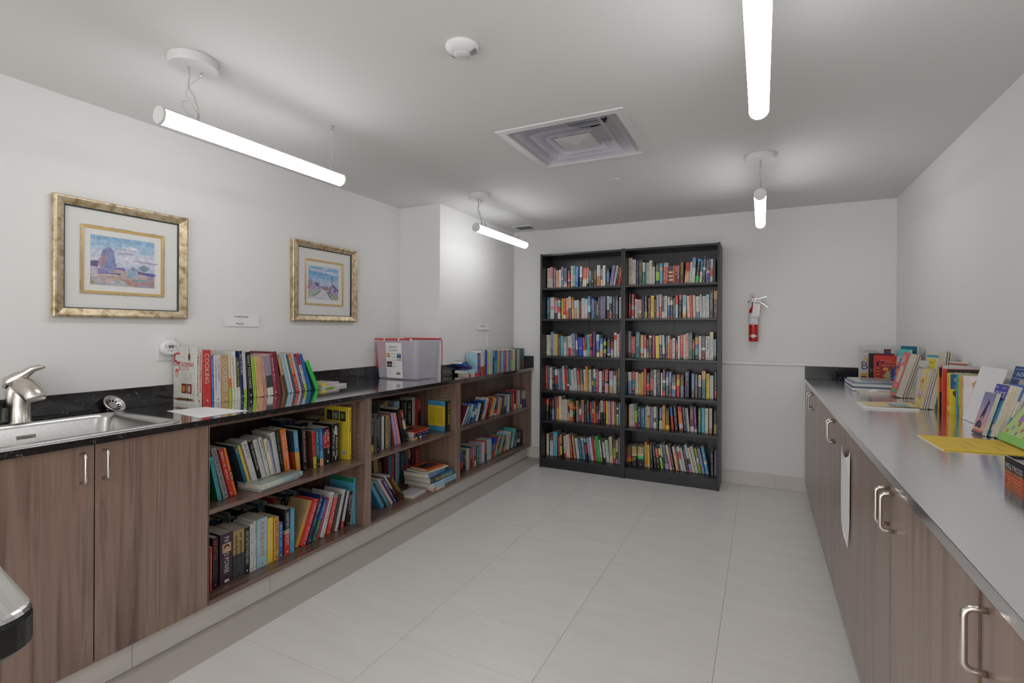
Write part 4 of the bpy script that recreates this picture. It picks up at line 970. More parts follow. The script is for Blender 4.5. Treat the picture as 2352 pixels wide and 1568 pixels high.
-0.6587|0.0222|0.2058|-0.187|0.128|0.000|w2e7|o|~|
-0.6340|0.0138|0.1994|-0.192|0.128|0.000|d|w|~|
-0.6178|0.0227|0.2106|-0.198|0.128|0.000|w2r3w5|w|~|
-0.5926|0.0195|0.2004|-0.202|0.128|0.000|w|g|~|
-0.5661|0.0156|0.1961|-0.205|0.128|0.000|m5k4r1|w|~|
-0.5467|0.0226|0.2354|-0.218|0.128|0.000|s5d2v3|w|-|
-0.5212|0.0161|0.2123|-0.221|0.128|0.000|c|o|~|
-0.5006|0.0244|0.2236|-0.219|0.128|0.000|w|g|~|
-0.4712|0.0183|0.2102|-0.204|0.128|0.000|l4w2l4|k|~|
-0.4461|0.0218|0.2130|-0.206|0.128|0.000|v|n|~|
-0.4173|0.0225|0.2319|-0.183|0.128|0.000|S6w1S4|w|~|
-0.3788|0.0193|0.1953|-0.018|0.128|0.000|k7W3|w|~|
-0.3521|0.0169|0.2057|0.000|0.128|0.000|u|k|~|
ROW|U1u|X|-2.2450|0.5270|upper shelf of the nearest walnut unit
1.4359|0.0168|0.2089|-0.211|0.128|-0.045|q|n|~|G
1.4626|0.0243|0.2512|-0.252|0.150|-0.045|g|d|~|
1.4952|0.0208|0.2371|-0.242|0.128|-0.040|r|w|~|
1.5182|0.0113|0.2389|-0.237|0.128|-0.040|o|r|-|
1.6060|0.0155|0.2305|-0.291|0.150|0.000|t|w|SALT|D
1.6234|0.0144|0.2270|-0.293|0.128|0.000|y|w|~|
1.6461|0.0288|0.2411|-0.283|0.128|0.000|w|d|PLATO|
1.6782|0.0181|0.2354|-0.260|0.128|0.000|k|w|THE ALPHA MASTERS|
1.7014|0.0232|0.2374|-0.266|0.128|0.000|w|g|FIGURING IT OUT|
1.7276|0.0180|0.2441|-0.245|0.128|0.000|w|k|MAYBE IT\'S YOU|
1.7498|0.0197|0.2291|-0.226|0.128|0.000|c|k|TITANIC|
1.7718|0.0099|0.2187|-0.232|0.128|0.000|v|B|-|
1.7848|0.0227|0.2530|-0.179|0.150|0.000|w|g|~|
1.8103|0.0179|0.2606|-0.177|0.128|0.000|k|q|~|
1.8338|0.0305|0.2568|-0.136|0.128|0.000|o|w|~|
1.9029|0.0269|0.2332|-0.103|0.150|0.000|S5A5|w|LEYSON|D5O5
1.9466|0.0230|0.2392|-0.049|0.160|0.000|k|P|SPEARS THE WOMAN IN ME|
2.0158|0.0219|0.2105|-0.070|0.128|0.000|r7y3|m|~|W
2.0393|0.0222|0.2188|-0.056|0.128|0.000|t8k2|w|~|
2.0638|0.0243|0.2139|-0.045|0.128|0.000|B6S2e2|w|~|
2.0916|0.0475|0.2132|-0.038|0.150|0.000|k2r4k5|w|~|
2.1485|0.0535|0.2247|0.000|0.160|0.000|k|w|~|
2.2447|0.0228|0.3141|0.000|0.200|-0.035|y|k|RV VACATIONS|y
ROW|U1ub|X|-2.4500|0.5270|back row, upper shelf of nearest walnut unit
1.9633|0.0470|0.2549|0.000|0.128|0.000|n|w|-|
2.0156|0.0486|0.2510|0.000|0.128|0.000|n|f|-|
2.0724|0.0818|0.2195|0.000|0.128|0.000|k|w|~|
2.1572|0.0589|0.2151|0.000|0.128|0.000|w|k|LEVY|
2.2197|0.0266|0.2230|0.000|0.128|0.000|k|w|~|
2.2494|0.0377|0.2330|0.000|0.128|0.000|a|w|-|
ROW|U1l|X|-2.2030|0.1350|lower shelf of the nearest walnut unit
1.3942|0.0102|0.1993|0.000|0.128|-0.010|r|w|~|
1.4122|0.0264|0.2301|0.000|0.128|0.000|k|r|BRATVA|
1.4468|0.0618|0.2311|0.000|0.160|0.000|x|w|PATH TO POWER|
1.5120|0.0553|0.2253|0.000|0.160|0.000|a5d5|k|~|
1.5691|0.0258|0.2213|0.000|0.150|0.000|k|w|GREAT BATTLES OF WORLD WAR II|
1.5967|0.0199|0.2306|0.000|0.128|0.000|w|S|~|
1.6180|0.0126|0.2382|0.000|0.128|0.000|w|G|~|
1.6353|0.0549|0.2387|0.000|0.150|0.000|s|r|HOW TO BE A BAWSE|
1.6932|0.0309|0.2254|0.000|0.150|0.000|y|w|CRAIS THE SENTRY|
1.7291|0.0286|0.2175|0.000|0.150|0.000|A|W|SHARI LAPENA|
1.7592|0.0224|0.1798|0.000|0.128|0.000|B|w|~|
1.7943|0.0310|0.2368|0.000|0.160|0.000|k5b1r5|w|SANDFORD BAD BLOOD|
1.8286|0.0252|0.2302|0.000|0.150|0.000|S|s|~|
1.8746|0.0219|0.2422|0.390|0.150|0.020|b5A5|c|-|b
1.9008|0.0256|0.2441|0.383|0.150|0.000|r|w|~|
1.9378|0.0231|0.2546|0.366|0.150|0.000|n|w|~|
1.9733|0.0177|0.2232|0.401|0.128|0.000|B5G5|w|~|
1.9974|0.0124|0.2255|0.388|0.128|0.000|C|w|-|
2.0281|0.0280|0.2447|0.316|0.150|0.000|w|r|NO EASY DAY|
2.0709|0.0284|0.2251|0.289|0.128|0.000|g1r9|w|~|
2.1071|0.0208|0.2122|0.287|0.128|0.000|d7W3|c|-|
2.1308|0.0218|0.2333|0.282|0.150|0.000|w|g|~|
2.1602|0.0131|0.2174|0.256|0.128|0.000|k|w|-|
2.1778|0.0200|0.2128|0.240|0.128|0.000|w8r2|g|~|
2.2221|0.0281|0.1994|0.132|0.128|0.000|k|w|~|
2.2533|0.0128|0.1944|0.113|0.128|0.000|g|w|-|
2.2734|0.0145|0.2756|0.000|0.200|-0.010|S|B|-|G1S9
ROW|U1lb|X|-2.4600|0.1350|back row, lower shelf of nearest walnut unit
1.5633|0.0180|0.1811|-0.081|0.128|0.000|k|g|~|
1.5841|0.0336|0.2130|-0.070|0.128|0.000|D|w|-|
1.6201|0.0216|0.1979|-0.077|0.128|0.000|k|w|~|
1.6437|0.0278|0.2032|-0.076|0.128|0.000|G|w|~|
1.6730|0.0122|0.2190|-0.072|0.128|0.000|g|w|-|
1.6872|0.0406|0.1818|-0.078|0.128|0.000|k|w|~|
1.7320|0.0264|0.2149|-0.076|0.128|0.000|k|W|~|
1.7636|0.0433|0.2000|-0.083|0.128|0.000|D|w|~|
1.8098|0.0321|0.2010|-0.093|0.128|0.000|k|m|~|
1.8447|0.0312|0.2175|-0.093|0.128|0.000|t|w|~|
1.8794|0.0280|0.2154|-0.096|0.128|0.000|g|w|-|
1.9121|0.0285|0.1891|-0.112|0.128|0.000|W|k|~|
1.9431|0.0186|0.2200|-0.098|0.128|0.000|r|w|~|
1.9641|0.0295|0.1924|-0.106|0.128|0.000|b|k|-|
1.9962|0.0216|0.1986|-0.112|0.128|0.000|k|w|~|
2.0216|0.0306|0.2204|-0.102|0.128|0.000|D|w|~|
2.0573|0.0199|0.2090|-0.110|0.128|0.000|k|w|-|
2.0798|0.0189|0.2185|-0.107|0.128|0.000|f|w|-|
2.1014|0.0359|0.1921|-0.116|0.128|0.000|k|m|~|
2.1429|0.0250|0.1807|-0.080|0.128|0.000|W|w|-|
2.1719|0.0487|0.1801|0.000|0.128|0.000|t|w|-|
ROW|U2u|X|-2.2150|0.5250|upper shelf of the middle walnut unit
2.4471|0.0182|0.2377|0.000|0.128|0.000|k8y2|w|JESSE KELLERMAN|
2.4732|0.0271|0.2380|0.000|0.128|-0.020|k|w|~|g
2.5256|0.0150|0.2271|0.000|0.128|0.000|d|C|~|
2.5434|0.0232|0.2149|0.000|0.128|0.000|w|g|~|
2.5799|0.0336|0.2148|0.000|0.128|0.000|a|W|~|k
2.6152|0.0133|0.1900|0.000|0.128|0.000|B|y|~|
2.6765|0.0244|0.2246|-0.213|0.128|0.000|v|w|~|O
2.7119|0.0247|0.2213|-0.240|0.128|0.000|P|r|~|
2.7586|0.0333|0.2471|-0.282|0.150|0.000|k|O|~|
2.7964|0.0246|0.2311|-0.292|0.128|0.000|r2k1w3k4|w|~|
3.2126|0.0163|0.2321|0.000|0.160|-0.040|k|d|-|S2y8S2
3.2295|0.0425|0.2361|0.000|0.160|-0.050|k|y|YOUNG OF BEGINNERS|
ROW|U2ub|X|-2.4500|0.5250|back row, upper shelf of middle walnut unit
2.7091|0.0587|0.2537|0.000|0.128|0.000|k|w|-|
2.7699|0.0292|0.2443|0.000|0.128|0.000|G|w|-|
2.8017|0.0367|0.2368|0.000|0.128|0.000|w|v|~|
2.8410|0.0338|0.2574|0.000|0.128|0.000|b|k|-|
2.8785|0.0363|0.2226|0.000|0.128|0.000|m|w|~|
2.9184|0.0249|0.2223|0.000|0.128|0.000|B|w|~|
2.9462|0.0633|0.2439|0.000|0.128|0.000|s|o|-|
3.0394|0.0245|0.2430|0.000|0.128|0.000|k|G|~|
3.0668|0.0248|0.2396|0.000|0.128|0.000|k|w|~|
3.0936|0.0690|0.2308|0.000|0.128|0.000|k|w|THE CHEMIST|
3.1647|0.0301|0.2469|0.000|0.128|0.000|w|k|-|
3.1974|0.0423|0.2422|0.000|0.128|0.000|r|w|-|
3.2424|0.0296|0.2201|0.000|0.128|0.000|r4k6|w|KIDS|
ROW|U2l|X|-2.2150|0.1350|lower shelf of the middle walnut unit
2.5477|0.0281|0.2235|-0.562|0.150|0.000|S|w|-|S
2.5822|0.0100|0.2213|-0.559|0.128|0.000|k|y|~|
2.6024|0.0197|0.2222|-0.578|0.128|0.000|S|r|~|
2.6406|0.0193|0.2378|-0.607|0.128|0.000|c|g|~|
2.6751|0.0223|0.2225|-0.610|0.128|0.000|p|w|~|
2.7139|0.0122|0.2526|-0.623|0.150|0.000|h5k5|w|~|
2.7574|0.0269|0.2312|-0.648|0.128|0.000|k|y|~|O
ROW|U2lb|X|-2.4700|0.1350|back row, lower shelf of middle walnut unit
2.7365|0.0297|0.1919|-0.077|0.128|0.000|k|l|-|
2.7771|0.0477|0.2545|-0.133|0.128|0.000|b|k|-|
2.8279|0.0292|0.2381|-0.142|0.128|0.000|k|y|~|
2.8701|0.0403|0.2330|0.000|0.128|0.000|m|k|-|
2.9141|0.0281|0.2306|0.000|0.128|0.000|S6q4|w|-|
2.9450|0.0266|0.2299|0.000|0.128|0.000|r|w|~|
2.9735|0.0163|0.2298|0.000|0.128|0.000|p|w|-|
2.9927|0.0302|0.2371|0.000|0.128|0.000|w|W|~|
3.0244|0.0192|0.2308|0.000|0.128|0.000|S|r|-|
3.0565|0.0342|0.2376|0.000|0.128|0.000|D|w|~|
3.1091|0.0351|0.2359|0.000|0.128|0.000|u5r5|w|-|
3.1463|0.0220|0.2310|0.000|0.128|0.000|A3n7|w|~|
3.1842|0.0538|0.2366|0.000|0.128|0.000|m|w|-|
3.2412|0.0308|0.2256|0.000|0.128|0.000|r|w|~|
ROW|U3u|X|-2.1650|0.5250|upper shelf of the farthest walnut unit
3.4328|0.0194|0.1774|0.618|0.125|0.000|w|g|-|m
3.4768|0.0286|0.1732|0.523|0.125|0.000|f|w|~|
3.5294|0.0223|0.1682|0.454|0.125|0.000|s4q3f3|w|~|
3.5793|0.0231|0.1596|0.420|0.125|0.000|t4w3d3|w|~|
3.6108|0.0222|0.1694|0.451|0.125|0.000|R3w3R4|w|~|
3.6677|0.0244|0.1573|0.389|0.125|0.000|h|k|-|
3.7142|0.0222|0.1603|0.407|0.125|0.000|k|w|-|
3.7476|0.0188|0.1741|0.431|0.125|0.000|S3d4a3|w|-|B
3.7710|0.0277|0.1935|0.485|0.125|0.000|w|k|~|
3.8123|0.0125|0.1853|0.466|0.125|0.000|r|w|-|
3.8470|0.0226|0.1791|0.383|0.125|0.000|k|w|~|
3.8742|0.0144|0.1798|0.458|0.125|0.000|r|g|-|
3.9029|0.0268|0.1806|0.480|0.125|0.000|A|k|~|
3.9424|0.0171|0.1702|0.437|0.125|0.000|s|w|-|
3.9939|0.0320|0.1645|0.254|0.125|0.000|k6r2w1|w|~|
4.0483|0.0162|0.1681|0.211|0.125|0.000|P|w|~|
4.0710|0.0140|0.1579|0.187|0.125|0.000|g|w|-|
4.0883|0.0133|0.1565|0.232|0.125|0.000|y|k|~|
4.1101|0.0216|0.1631|0.186|0.125|0.000|k|w|~|
4.1562|0.0267|0.1621|0.108|0.125|0.000|d|w|~|
4.1863|0.0258|0.1622|0.093|0.125|0.000|w6n4|k|~|
4.2220|0.0183|0.1677|0.038|0.125|0.000|f|w|-|
4.2430|0.0464|0.1659|0.049|0.125|0.000|c|y|~|
4.3082|0.0326|0.1791|0.000|0.125|0.000|n|w|~|
4.3504|0.0330|0.1717|0.077|0.125|0.000|r|y|~|
4.4015|0.0323|0.1740|0.049|0.125|0.000|k6w3|r|~|
4.4430|0.0213|0.1891|0.000|0.125|0.000|r|w|~|
4.4679|0.0549|0.1786|0.000|0.125|0.000|w8l2|g|~|
4.5301|0.0398|0.1704|0.000|0.125|0.000|k8w2|w|~|
4.6012|0.0637|0.1653|0.000|0.125|0.000|c5p5|w|~|
ROW|U3l|X|-2.2030|0.1350|lower shelf of the farthest walnut unit
3.4906|0.0241|0.1662|0.000|0.130|0.000|B5r3k2|r|~|
3.5204|0.0235|0.1634|0.000|0.130|0.000|k5m2k3|w|~|
3.5477|0.0200|0.1677|0.000|0.130|0.000|k2m3k5|w|~|
3.5715|0.0415|0.1756|0.000|0.130|0.000|h|g|~|
3.6159|0.0216|0.1671|0.000|0.130|0.000|O|w|-|
3.6424|0.0268|0.1854|0.000|0.130|0.000|t6D4|w|~|
3.6722|0.0322|0.1884|0.000|0.130|0.000|r|w|~|
3.7075|0.0235|0.1700|0.000|0.130|0.000|B5m3c3|w|~|
3.7402|0.0479|0.1712|0.000|0.130|0.000|G|w|~|
3.7913|0.0361|0.1824|0.000|0.130|0.000|v|k|~|
3.8316|0.0476|0.1754|0.000|0.130|0.000|w|P|~|
3.8869|0.0298|0.1822|0.000|0.130|0.000|r6D4|k|~|
3.9200|0.0848|0.1839|0.000|0.130|0.000|s8w2|w|-|
4.0140|0.0277|0.1776|0.453|0.130|0.000|R3u3O3|w|-|R3u3O3
4.0548|0.0216|0.1921|0.555|0.130|0.000|e|w|~|O
4.0998|0.0219|0.1620|0.522|0.130|0.000|d7q3|w|~|
4.1420|0.0430|0.1728|0.583|0.130|0.000|H|w|~|H
4.2097|0.0219|0.1667|0.507|0.130|0.000|r2k4r4|w|-|
4.2436|0.0400|0.1767|0.462|0.130|0.000|s4H6|w|~|
4.3194|0.0388|0.1779|0.302|0.130|0.000|c|k|~|
4.3640|0.0236|0.1662|0.287|0.130|0.000|d|w|-|
4.3973|0.0439|0.1942|0.451|0.130|0.000|q5h5|w|~|q
4.4860|0.0416|0.1513|0.282|0.130|0.000|D6f4|w|~|
4.5562|0.0514|0.1588|0.102|0.130|0.000|k6w2k2|w|~|
4.6188|0.0489|0.1503|0.002|0.130|0.000|k|r|~|
ROW|C1|X|-2.5250|0.9245|cookbook row on the long black counter
1.5304|0.0313|0.2905|0.000|0.190|0.000|w|r|~|w
1.5674|0.0419|0.2749|-0.018|0.160|0.000|r|w|COOKING|
1.6123|0.0107|0.2446|-0.027|0.190|0.000|B|w|~|
1.6255|0.0374|0.2460|-0.026|0.170|0.000|w|g|~|
1.6656|0.0403|0.2428|-0.033|0.170|0.000|b|w|COOKBOOK|
1.7077|0.0137|0.2413|-0.038|0.170|0.000|c5o2l3|w|-|
1.7242|0.0148|0.2384|-0.046|0.170|0.000|c|g|~|
1.7399|0.0102|0.2642|-0.046|0.250|0.000|w|g|-|
1.7520|0.0198|0.2266|-0.051|0.160|0.000|d7w3|y|~|
1.7737|0.0172|0.2637|-0.056|0.160|0.000|n|w|BEST OF THE BEST|
1.7928|0.0174|0.2555|-0.060|0.190|0.000|w8l2|g|-|
1.8180|0.0295|0.2561|-0.088|0.170|0.000|k|w|WHAT FOOD MAKES|
1.8496|0.0210|0.2260|-0.093|0.160|0.000|l|w|-|
1.8728|0.0398|0.2258|-0.099|0.160|0.000|e|b|~|
1.9159|0.0198|0.2332|-0.109|0.170|0.000|T|w|SLOW COOKER|
1.9390|0.0371|0.2323|-0.119|0.160|0.000|g5d3w2|k|-|
1.9807|0.0227|0.2388|-0.134|0.170|0.000|C|w|~|
2.0080|0.0192|0.2541|-0.139|0.260|0.000|m|r|-|
2.0527|0.0210|0.2264|-0.242|0.160|0.000|b5W5|c|-|W5b5
2.0766|0.0224|0.2399|-0.248|0.160|0.000|s|w|~|
2.1021|0.0136|0.2369|-0.254|0.160|0.000|w|g|-|
2.1185|0.0114|0.2392|-0.261|0.160|0.000|t|w|-|
2.1327|0.0219|0.2395|-0.267|0.160|0.000|o5r5|w|~|
2.1591|0.0163|0.2378|-0.279|0.160|0.000|w|p|~|
2.1785|0.0165|0.2405|-0.285|0.160|0.000|p|w|~|
2.1993|0.0202|0.2429|-0.297|0.160|0.000|r3w5l2|k|~|
2.2267|0.0228|0.2397|-0.320|0.170|0.000|B|w|-|
2.2828|0.0261|0.1976|-0.435|0.170|0.000|N|l|-|G
ROW|C2|X|-2.2000|0.9245|far paperback row on long black counter
3.7021|0.0131|0.1756|-0.886|0.110|0.030|v|p|~|
3.7234|0.0066|0.1849|-0.841|0.110|0.020|g|w|-|
3.7338|0.0145|0.1808|-0.028|0.110|0.000|s|q|-|s
3.7503|0.0442|0.1803|-0.034|0.110|0.000|p|w|~|
3.8009|0.0558|0.1993|0.000|0.110|0.000|w7O3|g|-|
3.8780|0.0310|0.2051|0.000|0.110|0.000|R|w|-|v5O3
3.9118|0.0301|0.1919|-0.011|0.110|0.000|l5P3l2|w|-|
3.9487|0.0488|0.1955|0.000|0.110|0.000|w|g|~|
4.0017|0.0141|0.1936|0.000|0.110|0.000|s|w|-|
4.0187|0.0257|0.1912|0.000|0.110|0.000|a3k7|w|~|
4.0516|0.0553|0.1934|0.013|0.110|0.000|B5S5|w|-|
4.1098|0.0401|0.1896|0.000|0.110|0.000|A|w|~|
4.1529|0.0332|0.1862|0.000|0.110|0.000|f|w|~|
4.1892|0.0398|0.1885|0.000|0.110|0.000|s|w|~|
4.2337|0.0579|0.1869|0.000|0.110|0.000|V|w|~|
4.2947|0.0383|0.1922|0.000|0.110|0.000|e|c|-|
4.3395|0.0406|0.1887|0.000|0.110|0.000|B|w|~|
4.3850|0.0397|0.1871|0.000|0.110|0.000|a5l5|w|-|
4.4314|0.0489|0.1932|0.000|0.110|0.000|c|r|-|
4.4887|0.0361|0.1873|0.000|0.110|0.000|D|w|~|
4.5317|0.0384|0.1858|0.000|0.110|0.000|w|g|~|
4.5736|0.0248|0.1864|0.000|0.110|0.000|g|w|-|
4.6037|0.0467|0.1961|0.000|0.110|0.000|G|w|-|
4.6595|0.0255|0.1943|0.000|0.110|0.000|f6O4|w|-|'''
RAX = {'L': 'Y', 'R': 'Y'}
NAMES = {'U1u': 'shelf_unit_book', 'U1ub': 'shelf_unit_book', 'U1l': 'shelf_unit_book', 'U1lb': 'shelf_unit_book', 'U2u': 'shelf_unit_book', 'U2ub': 'shelf_unit_book', 'U2l': 'shelf_unit_book', 'U2lb': 'shelf_unit_book', 'U3u': 'pocket_book', 'U3l': 'pocket_book', 'C1': 'cookbook', 'C2': 'paperback_novel'}  # names follow the row; hardbacks and paperbacks are mixed on the shelves
row = None; cnt = 0; rows_ = []
for ln in DATA.strip().split('\n'):
    p = ln.split('|')
    if p[0] == 'ROW': row = p; rows_.append((row, [])); continue
    rows_[-1][1].append(p)
SPECIAL = {}
for row, bks in rows_:
    _, rn, ax, plane, z, where = row[:6]; plane = float(plane); z = float(z)
    rnd = random.Random(rn)
    for i, (a, t, h, ang, d, sb, bands, tc, title, cov) in enumerate(bks):
        a, t, h, ang, d, sb = map(float, (a, t, h, ang, d, sb))
        lift = t*math.sin(ang) if ang > 0 else 0
        if ax == 'Y':
            base = Matrix.Translation((a, plane+sb, z+lift+.0003)); rz = 0
        else:
            base = Matrix.Translation((plane-sb, a, z+lift+.0003)); rz = PI/2
        mt = base @ Matrix.Rotation(rz, 4, 'Z') @ Matrix.Rotation(ang, 4, 'Y')
        nm = NAMES.get(rn, 'bookcase_book')
        hard = nm == 'shelf_unit_book' and t > .022 or rn == 'C1' and t > .012
        lab = look(bands)
        if abs(ang) > .3: lab = 'leaning '+lab
        label = '%s book, %s from left on %s' % (lab, ORD[i], where)
        if rn[0] in 'LR': label = '%s book, %s from left, %s' % (lab, ORD[i], where)
        if len(label.split()) > 16: label = '%s book, %s from left, %s' % (lab.split(' and ')[0], ORD[i], where)
        SPECIAL[(rn, i)] = make_book(nm, label, mt, t, h, d, bands, tc, title, cov, 'books on '+where.replace(', ', ' of '), rnd, hard), t, h, d
        cnt += 1
def onspine(b, t, h, shapes, name='spine_picture'):
    """flat pictures printed on a spine: shapes = list of (points in 0..1 of the spine, colour)"""
    g = G()
    for k, (pts, c) in enumerate(shapes): g.poly([(u*t, -.0004-.0001*k, v*h) for u, v in pts], hexl(c))
    return g.obj(name, M['print'], b, True)
def oncover(b, d, h, shapes, texts=(), name='cover_print'):
    """print on the cover that faces the viewer at local x = 0; u runs from the fore edge to the spine"""
    g = G()
    for k, (pts, c) in enumerate(shapes): g.poly([(-.0004-.00008*k, d*(1-u), v*h) for u, v in pts], hexl(c))
    for s, u0, v0, sz, c, al in texts:
        pl = lambda u, v: (-.0018, d*(1-u0)-u, v0*h+v)
        if s == '~': scrawl(g, pl, al, sz, hexl(c), random.Random(len(s)+v0))
        else: text(g, s, pl, sz, hexl(c), None, al)
    return g.obj(name, M['print'], b, True)
rr = random.Random(21)
def find(rn, bands, k=0):
    for (r, i), v in SPECIAL.items():
        if r == rn and [p for p in rows_ if p[0][1] == rn][0][1][i][6] == bands:
            if k == 0: return v
            k -= 1
b, t, h, d = find('C1', 'w')
oncover(b, d, h, [(blob(.70, .83, .05, .07, rr), '3A2018'), ([(.68, .98), (.70, .98), (.71, .86), (.69, .86)], 'B8353A'), (blob(.16, .53, .085, .075, rr), 'C9A58E'), ([(.08, .56), (.24, .56), (.20, .61), (.12, .61)], 'C83A3C'),
    (rect(.37, .58, .19, .36), '5A2A18'), (blob(.47, .27, .08, .06, rr), 'B87436'), (rect(.60, .81, .19, .36), '7A2A26'), (blob(.70, .27, .06, .06, rr), 'C0A090'), (blob(.5, .08, .44, .022, rr, 40, .4), '7A3A24'), (blob(.5, .09, .34, .018, rr, 40, .5), '4A4A20')] +
    [(rect(.36+.42*(k % 2)*0, .82, .55-.022*k, .555-.022*k), 'A8A4A0') for k in range(8)],
    [('Christmas', .46, .665, .040, 'C2444A', 'C'), ('BOOK', .50, .585, .034, 'D59A98', 'C'), ('C', .16, .70, .085, 'C8393E', 'C'), ('THE', .42, .80, .02, 'D8B4B4', 'C')])
b, t, h, d = find('U1u', 'y', 1) if False else [v for (r, i), v in SPECIAL.items() if r == 'U1u'][-1]
oncover(b, d, h, [(rect(.10, .33, .73, .92), '16202E'), (blob(.2, .8, .08, .04, rr), '2E4A60'), (rect(.37, .60, .73, .92), '3A3C3E'), (blob(.47, .82, .08, .07, rr), '8A8A8A'), (rect(.64, .87, .72, .91), '1E2218'), (blob(.75, .82, .08, .06, rr), '6C7040'), (rect(.74, .90, .08, .17), 'C4C2BA')] + [(rect(.755+.02*k, .762+.02*k, .085, .15), '2A2A2A') for k in range(7)])
b, t, h, d = [v for (r, i), v in SPECIAL.items() if r == 'U2u'][-2]
for (rn_, bd) in (('U2u', 'k'),):
    for (r, i), v in SPECIAL.items():
        if r == 'U2u' and [p for p in rows_ if p[0][1] == 'U2u'][0][1][i][9].startswith('S2'):
            b, t, h, d = v; g = oncover(b, d, h, [], [('~', .08, .90-.0, .008, '20485A', .11)] + [('~', .07+.46*(k % 2), .74-.042*(k//2), .0055, '8A7420', .055) for k in range(24)])
b, t, h, d = find('U1l', 'x')
onspine(b, t, h, [(rect(.18, .86, .62, .80), 'C89C78'), (blob(.52, .73, .2, .05, rr), '4A3226'), (blob(.52, .70, .13, .045, rr), 'D2AE8E'), (rect(.35, .70, .03, .08), 'CFCBD0')])
b, t, h, d = find('U1u', 'o')
onspine(b, t, h, [(blob(.5, .42, .62, .12, rr, 22, .02), '4A2A1C'), (blob(.5, .42, .45, .088, rr, 22, .02), 'E2A062'), (blob(.5, .42, .2, .04, rr, 14, .02), '3C3430')])
b, t, h, d = find('U1u', 'k2r4k5')
onspine(b, t, h, [([(.2, .93), (.55, .95), (.95, .80), (.9, .68), (.3, .62), (.75, .72), (.7, .83), (.35, .9)], 'C23238'), ([(.1, .58), (.5, .62), (.95, .60), (.9, .5), (.6, .52), (.1, .48)], 'C23238'), (rect(.4, .65, .06, .11), 'CCCCCC')])
b, t, h, d = [v for (r, i), v in SPECIAL.items() if r == 'U1u'][-2]
onspine(b, t, h, [([(.22, .72), (.80, .72), (.66, .79), (.60, .88), (.72, .89), (.58, .91), (.60, .95), (.42, .95), (.44, .91), (.3, .89), (.42, .88), (.38, .79)], 'CFCFCF'), (rect(.42, .64, .10, .15), 'CCCCCC')])
b, t, h, d = find('L3', 'R'); onspine(b, t, h, [(blob(.5, .42, .2, .04, rr), 'D8865A')])
b, t, h, d = find('L3', 'p'); onspine(b, t, h, [(blob(.5, .5, .2, .03, rr), 'D8703A')])
b, t, h, d = find('R4', 'n', 1); onspine(b, t, h, [(blob(.5, .52, .14, .07, rr), 'CE2432'), (blob(.5, .05, .15, .03, rr), 'D83A40')])
b, t, h, d = find('L2', 'w4P1w5'); onspine(b, t, h, [(blob(.45, .5, .3, .07, rr), '7A4A3C'), (blob(.45, .5, .2, .05, rr), 'DCA088')])
# ------------------------------------------------------------------ flat lying and single books
def flat_book(name, label, corner, ydir, wy, wx, t, bands, pagecol_side, group, rnd, hard=True, title='-', tc='k', spine='front', prints=None):
    """lies on its back cover. corner = front right... : local x along the spine (world +Y rotated by ydir), local y into depth, local z up"""
    mt = Matrix.Translation(corner) @ Matrix.Rotation(PI/2+ydir, 4, 'Z')
    if spine == 'front':        # spine faces the room
        mm = mt @ Matrix(((0, 0, 1, 0), (0, 1, 0, 0), (-1, 0, 0, t), (0, 0, 0, 1)))
        r = make_book(name, label, mm, t, wy, wx, bands, tc, title, '', group, rnd, hard)
    else:                       # spine on the near (low local x) side, pages toward the room
        mm = mt @ Matrix(((0, 1, 0, 0), (0, 0, 1, 0), (1, 0, 0, 0), (0, 0, 0, 1))) @ Matrix.Identity(4)
        r = make_book(name, label, mm, t, wx, wy, bands, tc, title, '', group, rnd, hard)
    if prints:
        g = G()
        top = t+.0006
        for k, (pts, c) in enumerate(prints[0]):
            q = [mt @ Vector((u*wy, v*wx, top+.00008*k)) for u, v in pts]
            inv = mm.inverted(); g.poly([inv @ v for v in q], hexl(c))
        for s, u0, v0, sz, c in prints[1]:
            inv = mm.inverted(); pl = lambda u, v: inv @ (mt @ Vector((u0*wy+u, v0*wx+v, top+.001)))
            text(g, s, pl, sz, hexl(c)) if s != '~' else scrawl(g, pl, wy*.6, sz, hexl(c), rnd)
        g.obj('cover_print', M['print'], r, True)
    return r
FB = 'loose books lying flat'
rn = random.Random(77)
# nearest unit, upper shelf: two books lying in front
z = .527
flat_book('shelf_unit_book', 'grey book lying under the pale teal one on the near shelf', (-2.075-.06, 1.605, z), .10, .24, .155, .009, 'g', 0, FB, rn, True)
flat_book('shelf_unit_book', 'pale teal hardback with orange spine letters lying flat on near shelf', (-2.072-.06, 1.61, z+.0095), .12, .262, .165, .024, 's3h3', 0, FB, rn, True, 'RAVEN', 'o',
          prints=([(rect(.55, 1, .2, 1), 'A8A48C'), (blob(.75, .6, .2, .2, rr), '8A7C60')], [('~', .2, .45, .022, '8A3A2A')]))
# middle unit, upper shelf: pile of three
z = .525
flat_book('shelf_unit_book', 'black and amber book at the bottom of the small pile', (-2.19, 3.045-.19, z), .09, .20, .20, .022, 'k8A2', 0, FB, rn, False, 'LIFT THE WORD', 'w')
flat_book('shelf_unit_book', 'navy paperback in the middle of the small pile', (-2.186, 3.043-.20, z+.0225), .07, .205, .20, .024, 'n', 0, FB, rn, False, '~', 's')
flat_book('shelf_unit_book', 'red and orange book on top of the small pile', (-2.178, 3.035-.20, z+.047), .10, .215, .205, .014, 'r', 0, FB, rn, False, '~', 'y',
          prints=([(rect(.55, 1, 0, 1), 'C4682A'), ([(.2, .5), (.35, .3), (.75, .5), (.6, .75)], '1E1A1A'), (blob(.5, .66, .14, .08, rr), 'C9C4BC'), (blob(.25, .34, .10, .06, rr), 'C9A098')], []))
orn = thing('ornament', 'small glossy white two-lobed ornament in front of the red book pile', 'ornament', (-2.215, 2.952, .525))
